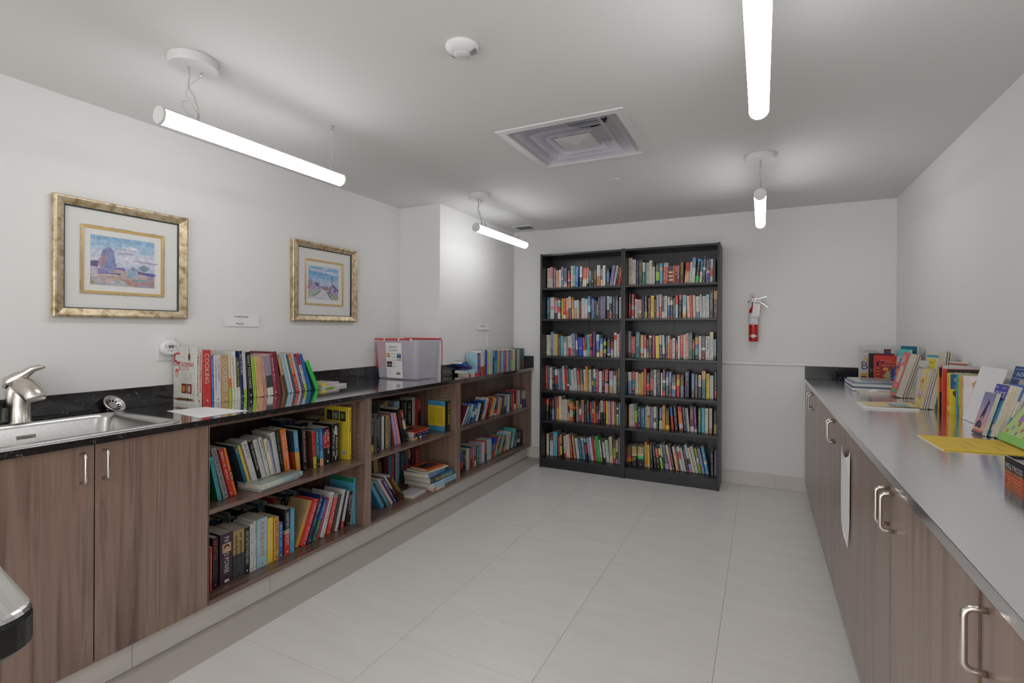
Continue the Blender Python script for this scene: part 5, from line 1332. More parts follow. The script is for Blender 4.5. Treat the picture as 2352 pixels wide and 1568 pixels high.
def lump(cx, cy, rx, ry, h, seed):
    r = random.Random(seed); R = []
    for k, (f, zz) in enumerate(((.80, 0), (1, .25), (.95, .55), (.7, .85), (.3, 1.0))):
        R.append([(cx+rx*f*math.cos(a)*(1+.12*math.sin(3*a+seed)), cy+ry*f*math.sin(a)*(1+.12*math.cos(2*a+seed)), h*zz*(1+.12*math.sin(2*a+seed))) for a in [2*PI*i/16 for i in range(16)]])
    return G().loft(R, True)
lump(0, -.022, .022, .020, .028, 1).obj('lobe', M['white'], orn, smooth=True); lump(-.006, .020, .020, .024, .036, 4).obj('lobe', M['white'], orn, smooth=True)
# middle unit, lower shelf: pile of atlases
z = .135
flat_book('atlas', 'black and white atlas at the bottom of the atlas pile', (-2.117, 2.992, z), 0, .275, .24, .026, 'k5w4o1', 0, FB, rn, True, 'SCULPTURE WAR', 'w')
flat_book('atlas', 'pale blue navy atlas second from the bottom of the pile', (-2.108, 2.975, z+.0265), .0, .292, .27, .036, 's', 0, FB, rn, True, 'Royal Navy', 'B')
flat_book('atlas', 'teal picture atlas with gold letters in the middle of the pile', (-2.123, 2.955, z+.063), -.04, .285, .25, .040, 't5D4', 0, FB, rn, True, 'COOK BURTON', 'y')
flat_book('atlas', 'blue edged atlas fourth in the pile under the white sheet', (-2.128, 2.94, z+.1035), .05, .225, .22, .034, 'f', 0, FB, rn, True)
flat_book('atlas', 'thin cream magazine lying askew below the rust coloured book', (-2.15, 2.93, z+.138), -.12, .25, .19, .009, 'c', 0, FB, rn, False)
flat_book('atlas', 'rust coloured picture book on top of the atlas pile', (-2.155, 2.955, z+.1475), -.10, .185, .165, .016, 'O', 0, FB, rn, True,
          prints=([(rect(.14, .86, .22, .72), '221F1C'), ([(.16, .3), (.7, .5), (.72, .6), (.2, .42)], '2A4A8A'), ([(.3, .25), (.8, .42), (.8, .5), (.3, .34)], 'A63A2C'), (blob(.68, .4, .12, .1, rr), '5A5A34')], []))
flat_book('shelf_unit_book', 'white book lying flat beside the atlas pile', (-2.155, 2.80, z), .04, .155, .13, .020, 'w', 0, FB, rn, False, '~', 'g')
# cookbook row: flat books at the far end
z = HC
flat_book('cookbook', 'lime edged white cookbook lying flat at the end of the cookbook row', (-2.50, 2.335, z), .12, .21, .20, .008, 'w6l4', 0, FB, rn, False)
flat_book('cookbook', 'thin white cookbook lying flat in the middle of three', (-2.503, 2.345, z+.0085), .16, .215, .195, .007, 'w', 0, FB, rn, False)
flat_book('cookbook', 'white and yellow cookbook lying flat on top of two others', (-2.535, 2.335, z+.016), .10, .165, .16, .016, 'w7y3', 0, FB, rn, False, '~', 'r')
# far counter: two flat paperbacks, one splayed
flat_book('paperback_novel', 'red and white paperback lying flat beside the plastic bin', (-2.175, 3.555, z), .0, .17, .105, .019, 'r4w4r2', 0, FB, rn, False, '~', 'w')
flat_book('paperback_novel', 'pale blue paperback lying flat on the red and white one', (-2.185, 3.528, z+.0195), .0, .165, .11, .026, 's', 0, FB, rn, False)
mt = Matrix.Translation((-2.195, 3.635, z+.052)) @ Matrix.Rotation(PI/2, 4, 'Z') @ Matrix.Rotation(-1.25, 4, 'Y')
make_book('paperback_novel', 'blue paperback sprawled open on the two flat paperbacks', mt, .02, .16, .105, 'B5p4', 'w', '-', '', FB, rn)
# ------------------------------------------------------------------ bin on the long counter
bn = thing('storage_bin', 'clear plastic storage bin with red lid flaps and a donations notice', 'bin', (-2.515, 3.185, HC))
def binring(f, z, e=0): return [(x, y, z) for x, y in rrect(-.190-f-e, .190+f+e, -.135-f-e, .135+f+e, .035+f*.3, 5)]
G().loft([binring(-.010, .002), binring(0, .004), binring(.002, .012), binring(.022, .285), binring(.022, .286, .012), binring(.022, .302, .012), binring(.022, .302, .008), binring(.019, .288, 0), binring(-.001, .014), binring(-.014, .006)]).obj('tub', M['tub'], bn, smooth=False)
g = G(); g.add([tuple(p) for p in binring(-.012, .005)], [list(range(24))]); g.obj('base', M['tub'], bn)
for k, (x0, x1) in enumerate(((-.19, -.095), (-.085, .045), (.055, .15))):
    G().tube([(x0, -.166, .309), (x1, -.166, .309)], .0065, 10).obj('hinge_rod', M['redplastic'], bn); G().tube([(x0+.03, .166, .309), (x1+.04, .166, .309)], .0065, 10).obj('hinge_rod', M['redplastic'], bn)
for x in (-.09, .05, .16): G().bbox(x-.005, x+.005, -.175, -.158, .296, .316, .001).obj('hinge_clip', M['white'], bn)
G().loft([[(x, y, z) for x, z in ((-.19, 0), (.19, 0))] for y, z in ((0, 0),)] * 1 + [[(-.19, 0, 0), (.19, 0, 0)]], closed=False) if False else None
g = G(); R_ = []
for i, (y, z) in enumerate(((.168, .314), (.182, .318), (.196, .306), (.204, .27), (.206, .18), (.203, .10), (.200, .075))):
    R_.append([(-.19+.38*k/24, y+(.003 if k % 2 else 0), z) for k in range(25)])
g.loft(R_, closed=False); R2 = [[(x, y-.004, z-.002) for x, y, z in r] for r in R_]; g.loft(R2, closed=False); g.obj('lid_flap', M['redplastic'], bn)
g = G(); g.box(-.1985, -.1955, -.135, .135, .085, .30); g.obj('lid_flap', M['redplastic'], bn)
g = G(); g.loft([[(-.155, -.12, .302), (.19, -.12, .302)], [(-.155, -.155, .312), (.19, -.155, .312)]], closed=False); 
nt_ = thing('notice_sheet', 'white library donations notice taped to the plastic bin', 'notice', mat=Matrix.Translation((-2.600, 3.044, HC+.012)) @ Matrix.Rotation(.072, 4, 'X'))
W_, H_ = .155, .272
G().add([(0, -.004, 0), (W_, -.004, 0), (W_, -.004, H_), (0, -.004, H_), (0, -.0035, 0), (W_, -.0035, 0), (W_, -.0035, H_), (0, -.0035, H_)], [[0, 1, 2, 3], [7, 6, 5, 4], [0, 4, 5, 1], [1, 5, 6, 2], [2, 6, 7, 3], [3, 7, 4, 0]]).obj('sheet', M['paper'], nt_)
g = G(); pl0 = lambda a, b: (lambda u, v: (a+u, -.0050, b+v))
ink = (.10, .10, .12)
text(g, 'LIBRARY', pl0(W_*.46, H_*.85), .022, ink, align='C'); text(g, 'DONATIONS', pl0(W_*.46, H_*.755), .022, ink, .085, align='C')
for k, s in enumerate(('Books', 'Magazines', 'Puzzles', 'CDs', 'Videos')): text(g, s, pl0(W_*.5, H_*(.665-.09*k)), .016, (.25, .25, .27), .045, align='C')
scrawl(g, pl0(W_*.15, H_*.15), .028, .010, (.4, .4, .42), rn)
def ph(a, b, c, d, cols):
    n = len(cols)
    for i, cc in enumerate(cols): g.add([(W_*a, -.0048, H_*(d-(d-c)*(i+1)/n)), (W_*b, -.0048, H_*(d-(d-c)*(i+1)/n)), (W_*b, -.0048, H_*(d-(d-c)*i/n)), (W_*a, -.0048, H_*(d-(d-c)*i/n))], [[0, 1, 2, 3]], hexl(cc))
ph(.05, .26, .59, .70, ('D8893A', 'E0B468', 'B86A24')); ph(.68, .95, .49, .70, ('8A8E98', '3E6EA8', '2C4A6E', 'C6BEB4', 'B0A49C')); ph(.04, .37, .31, .47, ('6A3A34', '3A3A40', '8A8A88', '3C2E2A')); ph(.62, .86, .10, .19, ('C8C4C0', '6A4A3A'))
g.obj('print', M['print'], nt_, True)
# paper sheets beside the sink
for k, (pts, lab) in enumerate((([(-2.473, 1.365), (-2.435, 1.520), (-2.150, 1.548), (-2.158, 1.322)], 'white printed sheet lying on the counter in front of the cookbooks'), ([(-2.19, 1.25), (-2.15, 1.275), (-2.113, 1.262), (-2.118, 1.222)], 'small white paper scrap on the counter beside the sink corner'))):
    if k: continue
    o = thing('paper_sheet', lab, 'paper')
    G().add([(x, y, HC+z) for z in (.0006, .0012) for x, y in pts], [[0, 3, 2, 1], [4, 5, 6, 7], [0, 1, 5, 4], [1, 2, 6, 5], [2, 3, 7, 6], [3, 0, 4, 7]]).obj('sheet', M['paper'], o)
    g = G(); c0 = Vector((*pts[0], 0)); u_ = Vector((*pts[3], 0))-c0; v_ = Vector((*pts[1], 0))-c0
    for i in range(7): scrawl(g, lambda u, v: tuple(c0+u_*(.12+.105*i)+v_*(.1+u*5.0)+u_.normalized()*(-v)+Vector((0, 0, HC+.0018))), .13, .008, (.55, .42, .46), rn)
    g.obj('lettering', M['print'], o, True)
# ------------------------------------------------------------------ right counter
def face_book(name, label, bl, br, lean, h, t, cov, back='w', prints=None, group='books and leaflets on the shiny counter', hard=False, pages=True, cat='book'):
    """stands with its front cover to the aisle; bl, br = floor corners of the cover (left, right as seen), lean = dx per height toward the wall"""
    bl, br = Vector(bl), Vector(br); u = (br-bl); w = u.length; u.normalize(); up = Vector((lean, 0, 1)); up = (up-u*up.dot(u)).normalized(); n = u.cross(up).normalized()
    if n.x > 0: n = -n
    mt = Matrix(((u.x, -n.x, up.x, bl.x), (u.y, -n.y, up.y, bl.y), (u.z, -n.z, up.z, bl.z), (0, 0, 0, 1)))
    mt = mt @ Matrix.Translation((0, 0, 0.0004+max(0, t*-(-n).z)))
    o = thing(name, label, cat, group=group, mat=mt); c = .0028 if hard else .0008; i = .003 if hard else .0005
    bs = bands_of(cov)[::-1]; g = G(); z = 0; r = random.Random(label)
    prof = [(0, 0), (w, 0), (w, c), (c, c), (c, t-c), (w, t-c), (w, t), (0, t)]; zz = [0]
    for _, f in bs: zz.append(zz[-1]+f*h)
    for k in range(len(bs)):
        col = vary(PAL[bs[k][0]], r); 
        g.loft([[(x, y, zz[k]) for x, y in prof], [(x, y, zz[k+1]) for x, y in prof]], c=col)
    g.poly([(x, y, 0) for x, y in prof][::-1], PAL[bs[0][0]]); g.poly([(x, y, h) for x, y in prof], PAL[bs[-1][0]])
    g.obj('cover', M['cover'], o, True)
    if pages and t > 2*c+.001: G().box(c+.0003, w-i-.0006, c+.0003, t-c-.0003, i, h-i).obj('pages', M['pages'] if pages is True else M[pages], o)
    if prints:
        g = G()
        for k, (pts, cc) in enumerate(prints[0]): g.poly([(a*w, -.0003-.00006*k, b*h) for a, b in pts], hexl(cc))
        for s, a, b, sz, cc, al in prints[1]:
            pl = lambda uu, vv: (a*w+uu, -.0022, b*h+vv)
            if s == '~': scrawl(g, pl, al*w, sz, hexl(cc), r)
            else: text(g, s, pl, sz, hexl(cc), w*.92, al)
        g.obj('cover_print', M['print'], o, True)
    return o
Z = HC
rr = random.Random(5)
# against the far wall, covers to the room (they face -Y)
def far_book(name, label, x0, x1, y, z1, t, cov, prints, lean=.0):
    w = x1-x0; h = z1-HC
    mt = Matrix.Translation((x0, y, HC+.0004)) @ Matrix.Rotation(lean, 4, 'X')
    o = thing(name, label, 'book', group='children\'s books against the far wall', mat=mt); r = random.Random(label)
    g = G(); c = .002; bs = bands_of(cov)[::-1]; zz = [0]
    for _, f in bs: zz.append(zz[-1]+f*h)
    prof = [(0, 0), (w, 0), (w, c), (c, c), (c, t-c), (w, t-c), (w, t), (0, t)]
    for k in range(len(bs)): g.loft([[(x, yy, zz[k]) for x, yy in prof], [(x, yy, zz[k+1]) for x, yy in prof]], c=vary(PAL[bs[k][0]], r, .05))
    g.poly([(x, yy, 0) for x, yy in prof][::-1], PAL[bs[0][0]]); g.poly([(x, yy, h) for x, yy in prof], PAL[bs[-1][0]]); g.obj('cover', M['cover'], o, True)
    G().box(c+.0002, w-.003, c+.0002, t-c-.0002, .002, h-.002).obj('pages', M['pages'], o)
    g = G()
    for k, (pts, cc) in enumerate(prints[0]): g.poly([(a*w, -.0003-.00006*k, b*h) for a, b in pts], hexl(cc))
    for s, a, b, sz, cc, al in prints[1]:
        pl = lambda uu, vv: (a*w+uu, -.0022, b*h+vv)
        if s == '~': scrawl(g, pl, al*w, sz, hexl(cc), r)
        else: text(g, s, pl, sz, hexl(cc), None, al)
    g.obj('cover_print', M['print'], o, True); return o
far_book('picture_book', 'tall white children\'s atlas with yellow square logo against far wall', .664, .878, 4.60, 1.198, .02, 'w', ([(rect(.08, .17, .80, .90), 'D9B23A'), (rect(.095, .155, .815, .885), 'C9C8C6'), (rect(.73, .93, .80, .93), '6A2420'), (blob(.83, .84, .07, .045, rr), '3A70A8'), (blob(.83, .84, .04, .02, rr), '2A3A80'), (rect(.06, .24, .12, .26), 'D8A02C'), (rect(.06, .24, .12, .17), '7A2A1A')],
    [('NATIONAL', .19, .865, .013, '707078', 'L'), ('GEOGRAPHIC', .19, .825, .012, '707078', 'L'), ('A', .10, .56, .06, 'D8B43A', 'L'), ('B', .08, .36, .085, '4A5068', 'L'), ('~', .06, .30, .01, '8A8A90', .5), ('~', .1, .74, .008, 'B89090', .4)]), -.02)
far_book('picture_book', 'maroon children\'s book with black spine behind the red ones', .712, .864, 4.50, 1.149, .03, 'm', ([(rect(0, .22, 0, 1), '16151A')], [('S', .5, .78, .05, 'D89A30', 'L'), ('T', .48, .62, .05, 'D89A30', 'L'), ('~', .46, .55, .01, 'A88A90', .5), ('SS', .05, .4, .03, 'B0A8A8', 'L')]), -.02)
far_book('picture_book', 'large red children\'s book with navy and orange panel', .731, .862, 4.43, 1.136, .022, 'r', ([(rect(.0, .10, 0, 1), 'C8342C'), (rect(.12, .47, .62, .80), '1F2A40'), (rect(.47, 1, .62, .80), 'B8793C'), (rect(.12, .22, 0, .60), 'C49A48')] + [(blob(.16, .08+.11*k, .05, .03, rr), '3A2A20') for k in range(5)], [('~', .3, .83, .008, 'E0B0A8', .5)]), -.02)
far_book('picture_book', 'small red book showing a tan bear figure', .754, .856, 4.39, 1.087, .015, 'r', ([(rect(.04, .96, .05, .95), 'A02C32'), (blob(.38, .72, .17, .08, rr), 'CFA03E'), (blob(.32, .42, .1, .07, rr), 'CFA03E'), (blob(.50, .35, .16, .30, rr), 'C0A884'), (blob(.22, .15, .14, .12, rr), 'BFAEA0'), (rect(.55, .98, .60, .66), 'C89C3C')], [('~', .15, .86, .012, 'DCCAC4', .8)]), -.02)
far_book('picture_book', 'blue picture book with white mountain lines in front of the red books', .812, .865, 4.33, 1.052, .008, 'f', ([(rect(0, 1, 0, 1), '3E4C80'), ([(0, .35), (.3, .55), (.5, .42), (.8, .6), (1, .4), (1, .36), (.8, .55), (.5, .38), (.3, .5), (0, .3)], 'A8B0CC')], [('Good', .35, .78, .022, '9A8A70', 'L')]), -.02)
# flat pile near the far end
def pile(name, label, x0, x1, y0, y1, z0, z1, cov, rz=0):
    o = thing(name, label, 'book', group='thin picture books lying on the shiny counter', mat=Matrix.Translation((x0, y0, z0)) @ Matrix.Rotation(rz, 4, 'Z')); w, d, h = x1-x0, y1-y0, z1-z0; c = min(.0022, h*.25); col = vary(PAL[cov[0]], rn)
    prof = [(0, 0), (0, h), (d, h), (d, h-c), (c, h-c), (c, c), (d, c), (d, 0)]
    # spine along the far long side; open page edges toward the room
    g = G().loft([[(x, d-y, z) for y, z in prof] for x in (0, w)], True, c=col); g.obj('cover', M['cover'], o, True)
    G().box(.003, w-.003, .003, d-c-.0004, c+.0002, h-c-.0002).obj('pages', M['paper'], o); return o
pile('picture_book', 'navy edged picture book at the bottom of the flat pile', .524, .76, 3.90, 4.33, Z+.0004, Z+.022, 'n', -.03)
pile('picture_book', 'blue edged thick picture book in the middle of the flat pile', .540, .77, 3.96, 4.34, Z+.0225, Z+.046, 'f', .0)
pile('picture_book', 'pale picture book on top of the flat pile', .560, .78, 4.02, 4.33, Z+.0465, Z+.056, 'w', .02)
pile('picture_book', 'thin grey magazine lying on the flat pile of picture books', .60, .755, 4.02, 4.28, Z+.0565, Z+.061, 'g', -.08)
pile('picture_book', 'thin cream picture book lying alone before the flat pile', .545, .73, 3.757, 3.885, Z+.0004, Z+.010, 'c', -.02)
mg = thing('magazine', 'open magazine lying flat below the yellow comic', 'magazine', group='loose papers on the shiny counter')
G().add([(x, y, HC+z) for z in (.0004, .0085) for x, y in ((.462, 3.250), (.458, 3.036), (.690, 3.070), (.690, 3.255))], [[0, 3, 2, 1], [4, 5, 6, 7], [0, 1, 5, 4], [1, 2, 6, 5], [2, 3, 7, 6], [3, 0, 4, 7]]).obj('pages', M['paper'], mg)
g = G(); q = [(.462, 3.250, HC+.0092), (.480, 3.050, HC+.0092), (.690, 3.090, HC+.014), (.690, 3.255, HC+.016)]; g.poly(q, hexl('D8C48C')); g.poly([(.58, 3.10, HC+.0142), (.66, 3.10, HC+.0148), (.66, 3.2, HC+.0156), (.58, 3.2, HC+.0142)], hexl('8AA8BC')); g.obj('cover', M['print'], mg, True)
pn = thing('paper_note', 'small folded white paper on the cream picture book', 'paper', (.60, 3.80, Z+.0106))
G().add([(0, 0, 0), (.05, .004, .001), (.055, .05, .012), (.004, .045, .001), (.022, .02, .014)], [[0, 1, 4], [1, 2, 4], [2, 3, 4], [3, 0, 4]]).obj('sheet', M['paper'], pn)
# leaning row one
face_book('picture_book', 'coral picture book leaning with a pale oval cover panel', (.696, 3.760, Z), (.696, 3.612, Z), .28, .262, .035, 'r', prints=([(rect(0, 1, 0, 1), 'D2574C'), (blob(.5, .50, .30, .21, rr, 28, .02), 'C6B9A0'), (blob(.5, .50, .26, .18, rr, 24, .02), 'D0B8A8'), (rect(.08, .95, .06, .14), '4C9C6C'), ([(.06, .76), (.40, .96), (.45, .80), (.12, .72)], 'A9C4DC')],
    [('Bugs', .5, .80, .045, 'DCC0BC', 'C'), ('~', .12, .20, .014, 'E2B8B0', .75), ('~', .2, .085, .01, 'A8D8B8', .6)]), hard=False)
for x, t, h, cov, lb, ln in ((.7335, .012, .262, 'W', 'brown paperback leaning behind the coral picture book', .27), (.7465, .009, .250, 'W', 'thin brown paperback leaning behind another brown one', .27), (.7565, .011, .218, 'n6y2', 'navy and yellow book leaning between brown and white ones', .265), (.7685, .018, .214, 'w', 'white leaning book last in the coral picture book row', .25)):
    face_book('picture_book', lb, (x, 3.750, Z), (x, 3.614, Z), ln, h, t, cov)
face_book('picture_book', 'bright patterned children\'s book standing behind the coral picture book', (.757, 4.02, Z), (.79, 3.90, Z), .16, .275, .014, 'q2P2p3B2y2', prints=([(blob(rr.uniform(.1, .9), rr.uniform(.1, .9), .12, .05, rr), rr.choice(['D8803A', '7A3A90', 'D0C8C0', '3A8AB0', 'C84A60'])) for _ in range(14)], []))
face_book('picture_book', 'teal picture book with white label standing tallest by the wall', (.80, 4.06, Z), (.855, 3.93, Z), .06, .292, .02, 't6S4', prints=([(rect(.05, .3, .84, .92), 'B8C4C8'), (blob(.5, .55, .2, .12, rr), '26404C')], []))
# leaning row two
face_book('picture_book', 'yellow children\'s comic with two cartoon figures leaning forward-facing', (.701, 3.225, Z), (.705, 3.142, Z), .185, .200, .010, 'y', prints=([(rect(0, 1, 0, 1), 'D8BC5C'), (blob(.5, .85, .3, .07, rr), 'C9B8C8'), (blob(.45, .63, .26, .12, rr), 'B8622C'), (blob(.45, .6, .14, .07, rr), 'D8BFA8'), (blob(.5, .38, .34, .14, rr), 'BFA8B8'), (blob(.3, .32, .1, .06, rr), 'A05A8A'), (blob(.66, .28, .1, .06, rr), '8C5A90'), (blob(.62, .12, .1, .05, rr), 'C4C4B4')], []))
for x, t, h, cov, lb, ln in ((.7125, .008, .197, 'G', 'green edged comic leaning behind the yellow one', .2), (.7215, .006, .198, 'c', 'cream comic leaning in the middle of its row', .2), (.729, .009, .198, 'R', 'royal blue book leaning behind the comics', .2), (.739, .024, .194, 'b', 'thick tan paperback leaning last behind the comics', .2)):
    face_book('picture_book', lb, (x, 3.222, Z), (x, 3.145, Z), ln, h, t, cov)
face_book('picture_book', 'yellow fronted guide with sky blue edge standing by the wall', (.775, 3.43, Z), (.80, 3.33, Z), .12, .272, .02, 'y4w3S3', prints=([(rect(0, 1, .0, 1), 'CFC6A8'), (rect(.05, .8, .55, .88), 'D2BE3A'), (rect(.0, 1, .91, .96), '4C98B4'), (rect(.05, .8, .05, .5), 'BEBEBE'), (blob(.4, .5, .1, .04, rr), '3A3436')], [('EF', .4, .25, .03, '2A2A2C', 'C'), ('~', .12, .8, .012, '8A8A30', .5), ('~', .12, .7, .012, '8A8A30', .5)]))
for k, (x, cov, lb) in enumerate(((.803, 'w', 'white booklet standing behind the yellow fronted guide'), (.814, 'k', 'black booklet standing between white and tan ones'), (.825, 'b', 'tan booklet standing closest to the wall'))):
    face_book('picture_book', lb, (x+.012, 3.42, Z), (x+.02, 3.32, Z), .1, .285-.004*k, .009, cov)
face_book('picture_book', 'white booklet leaning between the coral and yellow fronted books', (.762, 3.49, Z), (.785, 3.40, Z), .1, .228, .014, 'w', prints=([(rect(0, 1, 0, 1), 'BFBFBE')], [('~', .1, .8, .012, '707074', .7)]))
# upright row: spines to the aisle, near covers visible
def spine_book(name, label, x, y0, t, h, d, bands, tc, title, cov, prints=None):
    mt = Matrix.Translation((x, y0, Z+.0003)) @ Matrix.Rotation(-PI/2, 4, 'Z')
    o = make_book(name, label, mt, t, h, d, bands, tc, title, cov, 'slim children\'s books standing upright on the shiny counter', rn)
    if prints:
        g = G()
        for k, (pts, c) in enumerate(prints[0]): g.poly([(t+.0004+.00008*k, d*u, h*v) for u, v in pts], hexl(c))
        for s, u0, v0, sz, c, al in prints[1]:
            pl = lambda u, v: (t+.0030, d*u0+u, h*v0+v)
            text(g, s, pl, sz, hexl(c), None, al) if s != '~' else scrawl(g, pl, al*d, sz, hexl(c), rn)
        g.obj('cover_print', M['print'], o, True)
    return o
spine_book('slim_book', 'pale yellow slim book first of the upright row', .770, 3.118, .010, .196, .10, 'y', 'w', '-', '')
spine_book('slim_book', 'black and red slim book next to the pale yellow one', .770, 3.100, .018, .215, .12, 'k2r3k4', 'r', '~', '')
spine_book('slim_book', 'tall red slim book with black panel on its cover', .772, 3.066, .018, .226, .145, 'r', 'w', '~', 'r', ([(rect(.10, .93, .62, .92), '2C2B2C'), (rect(0, 1, .93, 1), 'BDB8B6')], [('~', .3, .84, .008, 'C8B8B8', .4), ('~', .3, .79, .008, 'C8B8B8', .4), ('Kids', .5, .66, .03, 'D07068', 'C')]))
spine_book('slim_book', 'yellow slim book just after the red one', .785, 3.042, .014, .192, .10, 'y', 'o', '~', 'y')
spine_book('slim_book', 'yellow slim book with orange spine label', .783, 3.020, .014, .193, .10, 'y4y3o1w1o1', 'o', '~', 'y')
spine_book('slim_book', 'yellow slim book with blue and red cover picture', .784, 2.999, .012, .194, .10, 'y', 'o', '-', 'y', ([(rect(0, .9, .62, .98), '2A64A0'), (blob(.35, .85, .22, .08, rr), 'D8C43A'), (blob(.4, .5, .3, .13, rr), '7A3424'), (blob(.5, .36, .3, .1, rr), 'B83434'), (blob(.3, .68, .2, .05, rr), '8A8890')], [('K', .5, .05, .03, '3A3A2A', 'L')]))
spine_book('slim_book', 'sky blue slim book in the upright row', .799, 2.972, .013, .192, .10, 'S', 'y', '~', 'S')
spine_book('slim_book', 'green slim book in the upright row', .802, 2.952, .012, .190, .10, 'l5G2', 'l', '~', 'G')
spine_book('slim_book', 'amber slim book beside the white puppy book', .800, 2.930, .018, .191, .10, 'A', 'o', '~', 'A')
spine_book('slim_book', 'white slim book with a dog picture on its cover', .802, 2.898, .020, .191, .115, 'w', 'r', 'I Love', 'w', ([(blob(.55, .78, .34, .15, rr), 'C49A6A'), (blob(.60, .80, .24, .09, rr), 'D0AC80'), (blob(.35, .50, .12, .08, rr), 'A87C5C'), (blob(.42, .32, .22, .15, rr), '2C2724'), (blob(.2, .15, .14, .08, rr), '4A3026')], [('J', .62, .62, .05, 'A83420', 'L'), ('~', .3, .86, .010, 'B86A3C', .5)]))
face_book('picture_book', 'pale papers and a white booklet lying behind the red slim book', (.85, 3.26, Z), (.93-.03, 3.18, Z), .0, .236, .012, 'w', prints=([(rect(0, 1, .93, .97), 'B05A58')], []))
# leaflet holder group
hd = thing('leaflet_holder', 'white leaflet holder leaning on the wall with travel guides in front', 'holder', mat=Matrix(((.0, .966, .259, .800), (-1, 0, 0, 2.885), (0, -.259, .966, HC+.001), (0, 0, 0, 1))))
G().box(0, .62, .055, .058, .016, .235).obj('back_panel', M['paper'], hd)
G().add([(0, 0, 0), (.003, 0, 0), (.003, .055, .016), (0, .055, .016), (0, -.0, .245), (.003, 0, .245), (.003, .055, .235), (0, .055, .235)], [[0, 3, 2, 1], [4, 5, 6, 7], [0, 1, 5, 4], [1, 2, 6, 5], [2, 3, 7, 6], [3, 0, 4, 7]]).obj('side_flap', M['paper'], hd)
G().box(.003, .26, -.002, .001, .0, .245).obj('front_panel', M['paper'], hd)
g = G(); g.add([(.40, .0545, .17), (.46, .0545, .17), (.46, .0545, .20), (.40, .0545, .20)], [[0, 1, 2, 3]], (.06, .06, .06)); scrawl(g, lambda u, v: (.405+u, .0543, .182+v), .05, .008, (.6, .6, .6), rn); g.obj('logo', M['print'], hd, True)
face_book('travel_guide', 'slim guide showing a dark statue on a globe at pink sunset', (.721, 2.510, Z), (.732, 2.432, Z), .28, .163, .010, 'w', prints=([(rect(.02, .92, .09, .98), 'B99AB0')] + [(rect(.02, .92, .09+.09*k, .18+.09*k), c) for k, c in enumerate(('D8A88C', 'D29A94', 'CC9AA0', 'C49CAA', 'B89AB4', 'AA96B8', '9C90B4', '9088B0', '8A84AC', '8682AA'))] +
    [(blob(.38, .20, .24, .12, rr, 22, .03), '46405A'), ([(.36, .30), (.30, .40), (.42, .62), (.52, .78), (.56, .86), (.62, .78), (.74, .74), (.62, .70), (.62, .56), (.58, .44), (.56, .32), (.50, .44), (.42, .42)], '3C3448'), (rect(.02, .92, .055, .09), 'D8606C'), (rect(.02, .92, .0, .05), '54505E'), (rect(.05, .62, .095, .14), 'C9B884')], [('~', .08, .10, .012, 'E4DCB0', .5)]))
face_book('travel_guide', 'blue and violet guide titled for Venice, behind the statue guide', (.737, 2.502, Z), (.747, 2.420, Z), .31, .196, .012, 'w', prints=([(rect(0, 1, .70, 1), '4A4AA6'), (rect(0, 1, .25, .70), '3E8EBE'), (blob(.5, .5, .3, .1, rr), '8AB8D0'), (blob(.5, .2, .4, .12, rr), '6A6A62'), (rect(0, 1, 0, .12), '3A6A8E')], [('VENICE', .5, .76, .030, 'E4E2EE', 'C'), ('~', .08, .92, .010, 'B8B8DC', .35), ('~', .6, .92, .010, 'B8B8DC', .3)]))
face_book('travel_guide', 'tan edged guide between the Venice guide and a blue one', (.752, 2.500, Z), (.760, 2.405, Z), .31, .196, .016, 'c')
face_book('travel_guide', 'blue and white guide with small picture, last in the guide row', (.770, 2.500, Z), (.778, 2.395, Z), .31, .200, .012, 'B3w3S4')
face_book('travel_guide', 'grey page edged guide behind the blue and white one', (.785, 2.480, Z), (.79, 2.33, Z), .31, .215, .020, 'g')
face_book('travel_guide', 'tall dark blue guide with white band lettering at the top', (.800, 2.560, Z), (.812, 2.30, Z), .26, .262, .012, 'n', prints=([(rect(0, 1, .80, 1), '1F4780'), (rect(.03, .97, .955, .962), 'B8C4D4'), (rect(.03, .97, .82, .827), 'B8C4D4')], [('ALEXANDER TOURS', .52, .86, .022, 'D6DCE6', 'C')]))
face_book('travel_guide', 'pale blue guide standing tallest by the wall', (.842, 2.47, Z), (.85, 2.20, Z), .2, .29, .012, 's')
face_book('picture_book', 'light green children\'s book with painted flowers and white oval', (.742, 2.351, Z+.007), (.748, 2.110, Z+.007), .62, .235, .010, 'l', prints=([(rect(0, 1, 0, 1), 'AEC87C'), (rect(0, 1, 0, .12), '86C05A'), (blob(.62, .66, .36, .28, rr, 30, .03), '7FA05C'), (blob(.62, .66, .33, .25, rr, 30, .02), 'D2D0C6'), (blob(.22, .42, .07, .10, rr), '9A6AA8'), (blob(.30, .46, .08, .08, rr), 'C8844C'), (blob(.28, .44, .04, .05, rr), 'D8BCA8')] +
    [(blob(.1+.085*k, .16+.07*(k % 3), .025, .035, rr), c) for k, c in enumerate(('C8603C', '6A9AC0', 'B04A34', '8A7AB0', 'B8503C', '6A4A8A', 'C8603C', '4A8A4A', 'C84A50', '9A6AB0'))], [('~', .5, .62, .016, '6A6A66', .3)]), hard=True)
ev = thing('envelope', 'yellow envelope with faint handwriting lying flat on the shiny counter', 'envelope')
EV = [(.520, 2.336), (.528, 2.094), (.840, 2.112), (.835, 2.350)]
G().add([(x, y, HC+z) for z in (.0005, .0045) for x, y in EV], [[0, 3, 2, 1], [4, 5, 6, 7], [0, 1, 5, 4], [1, 2, 6, 5], [2, 3, 7, 6], [3, 0, 4, 7]]).obj('sleeve', plain('yellow_paper', hexl('DDB93F'), .6), ev)
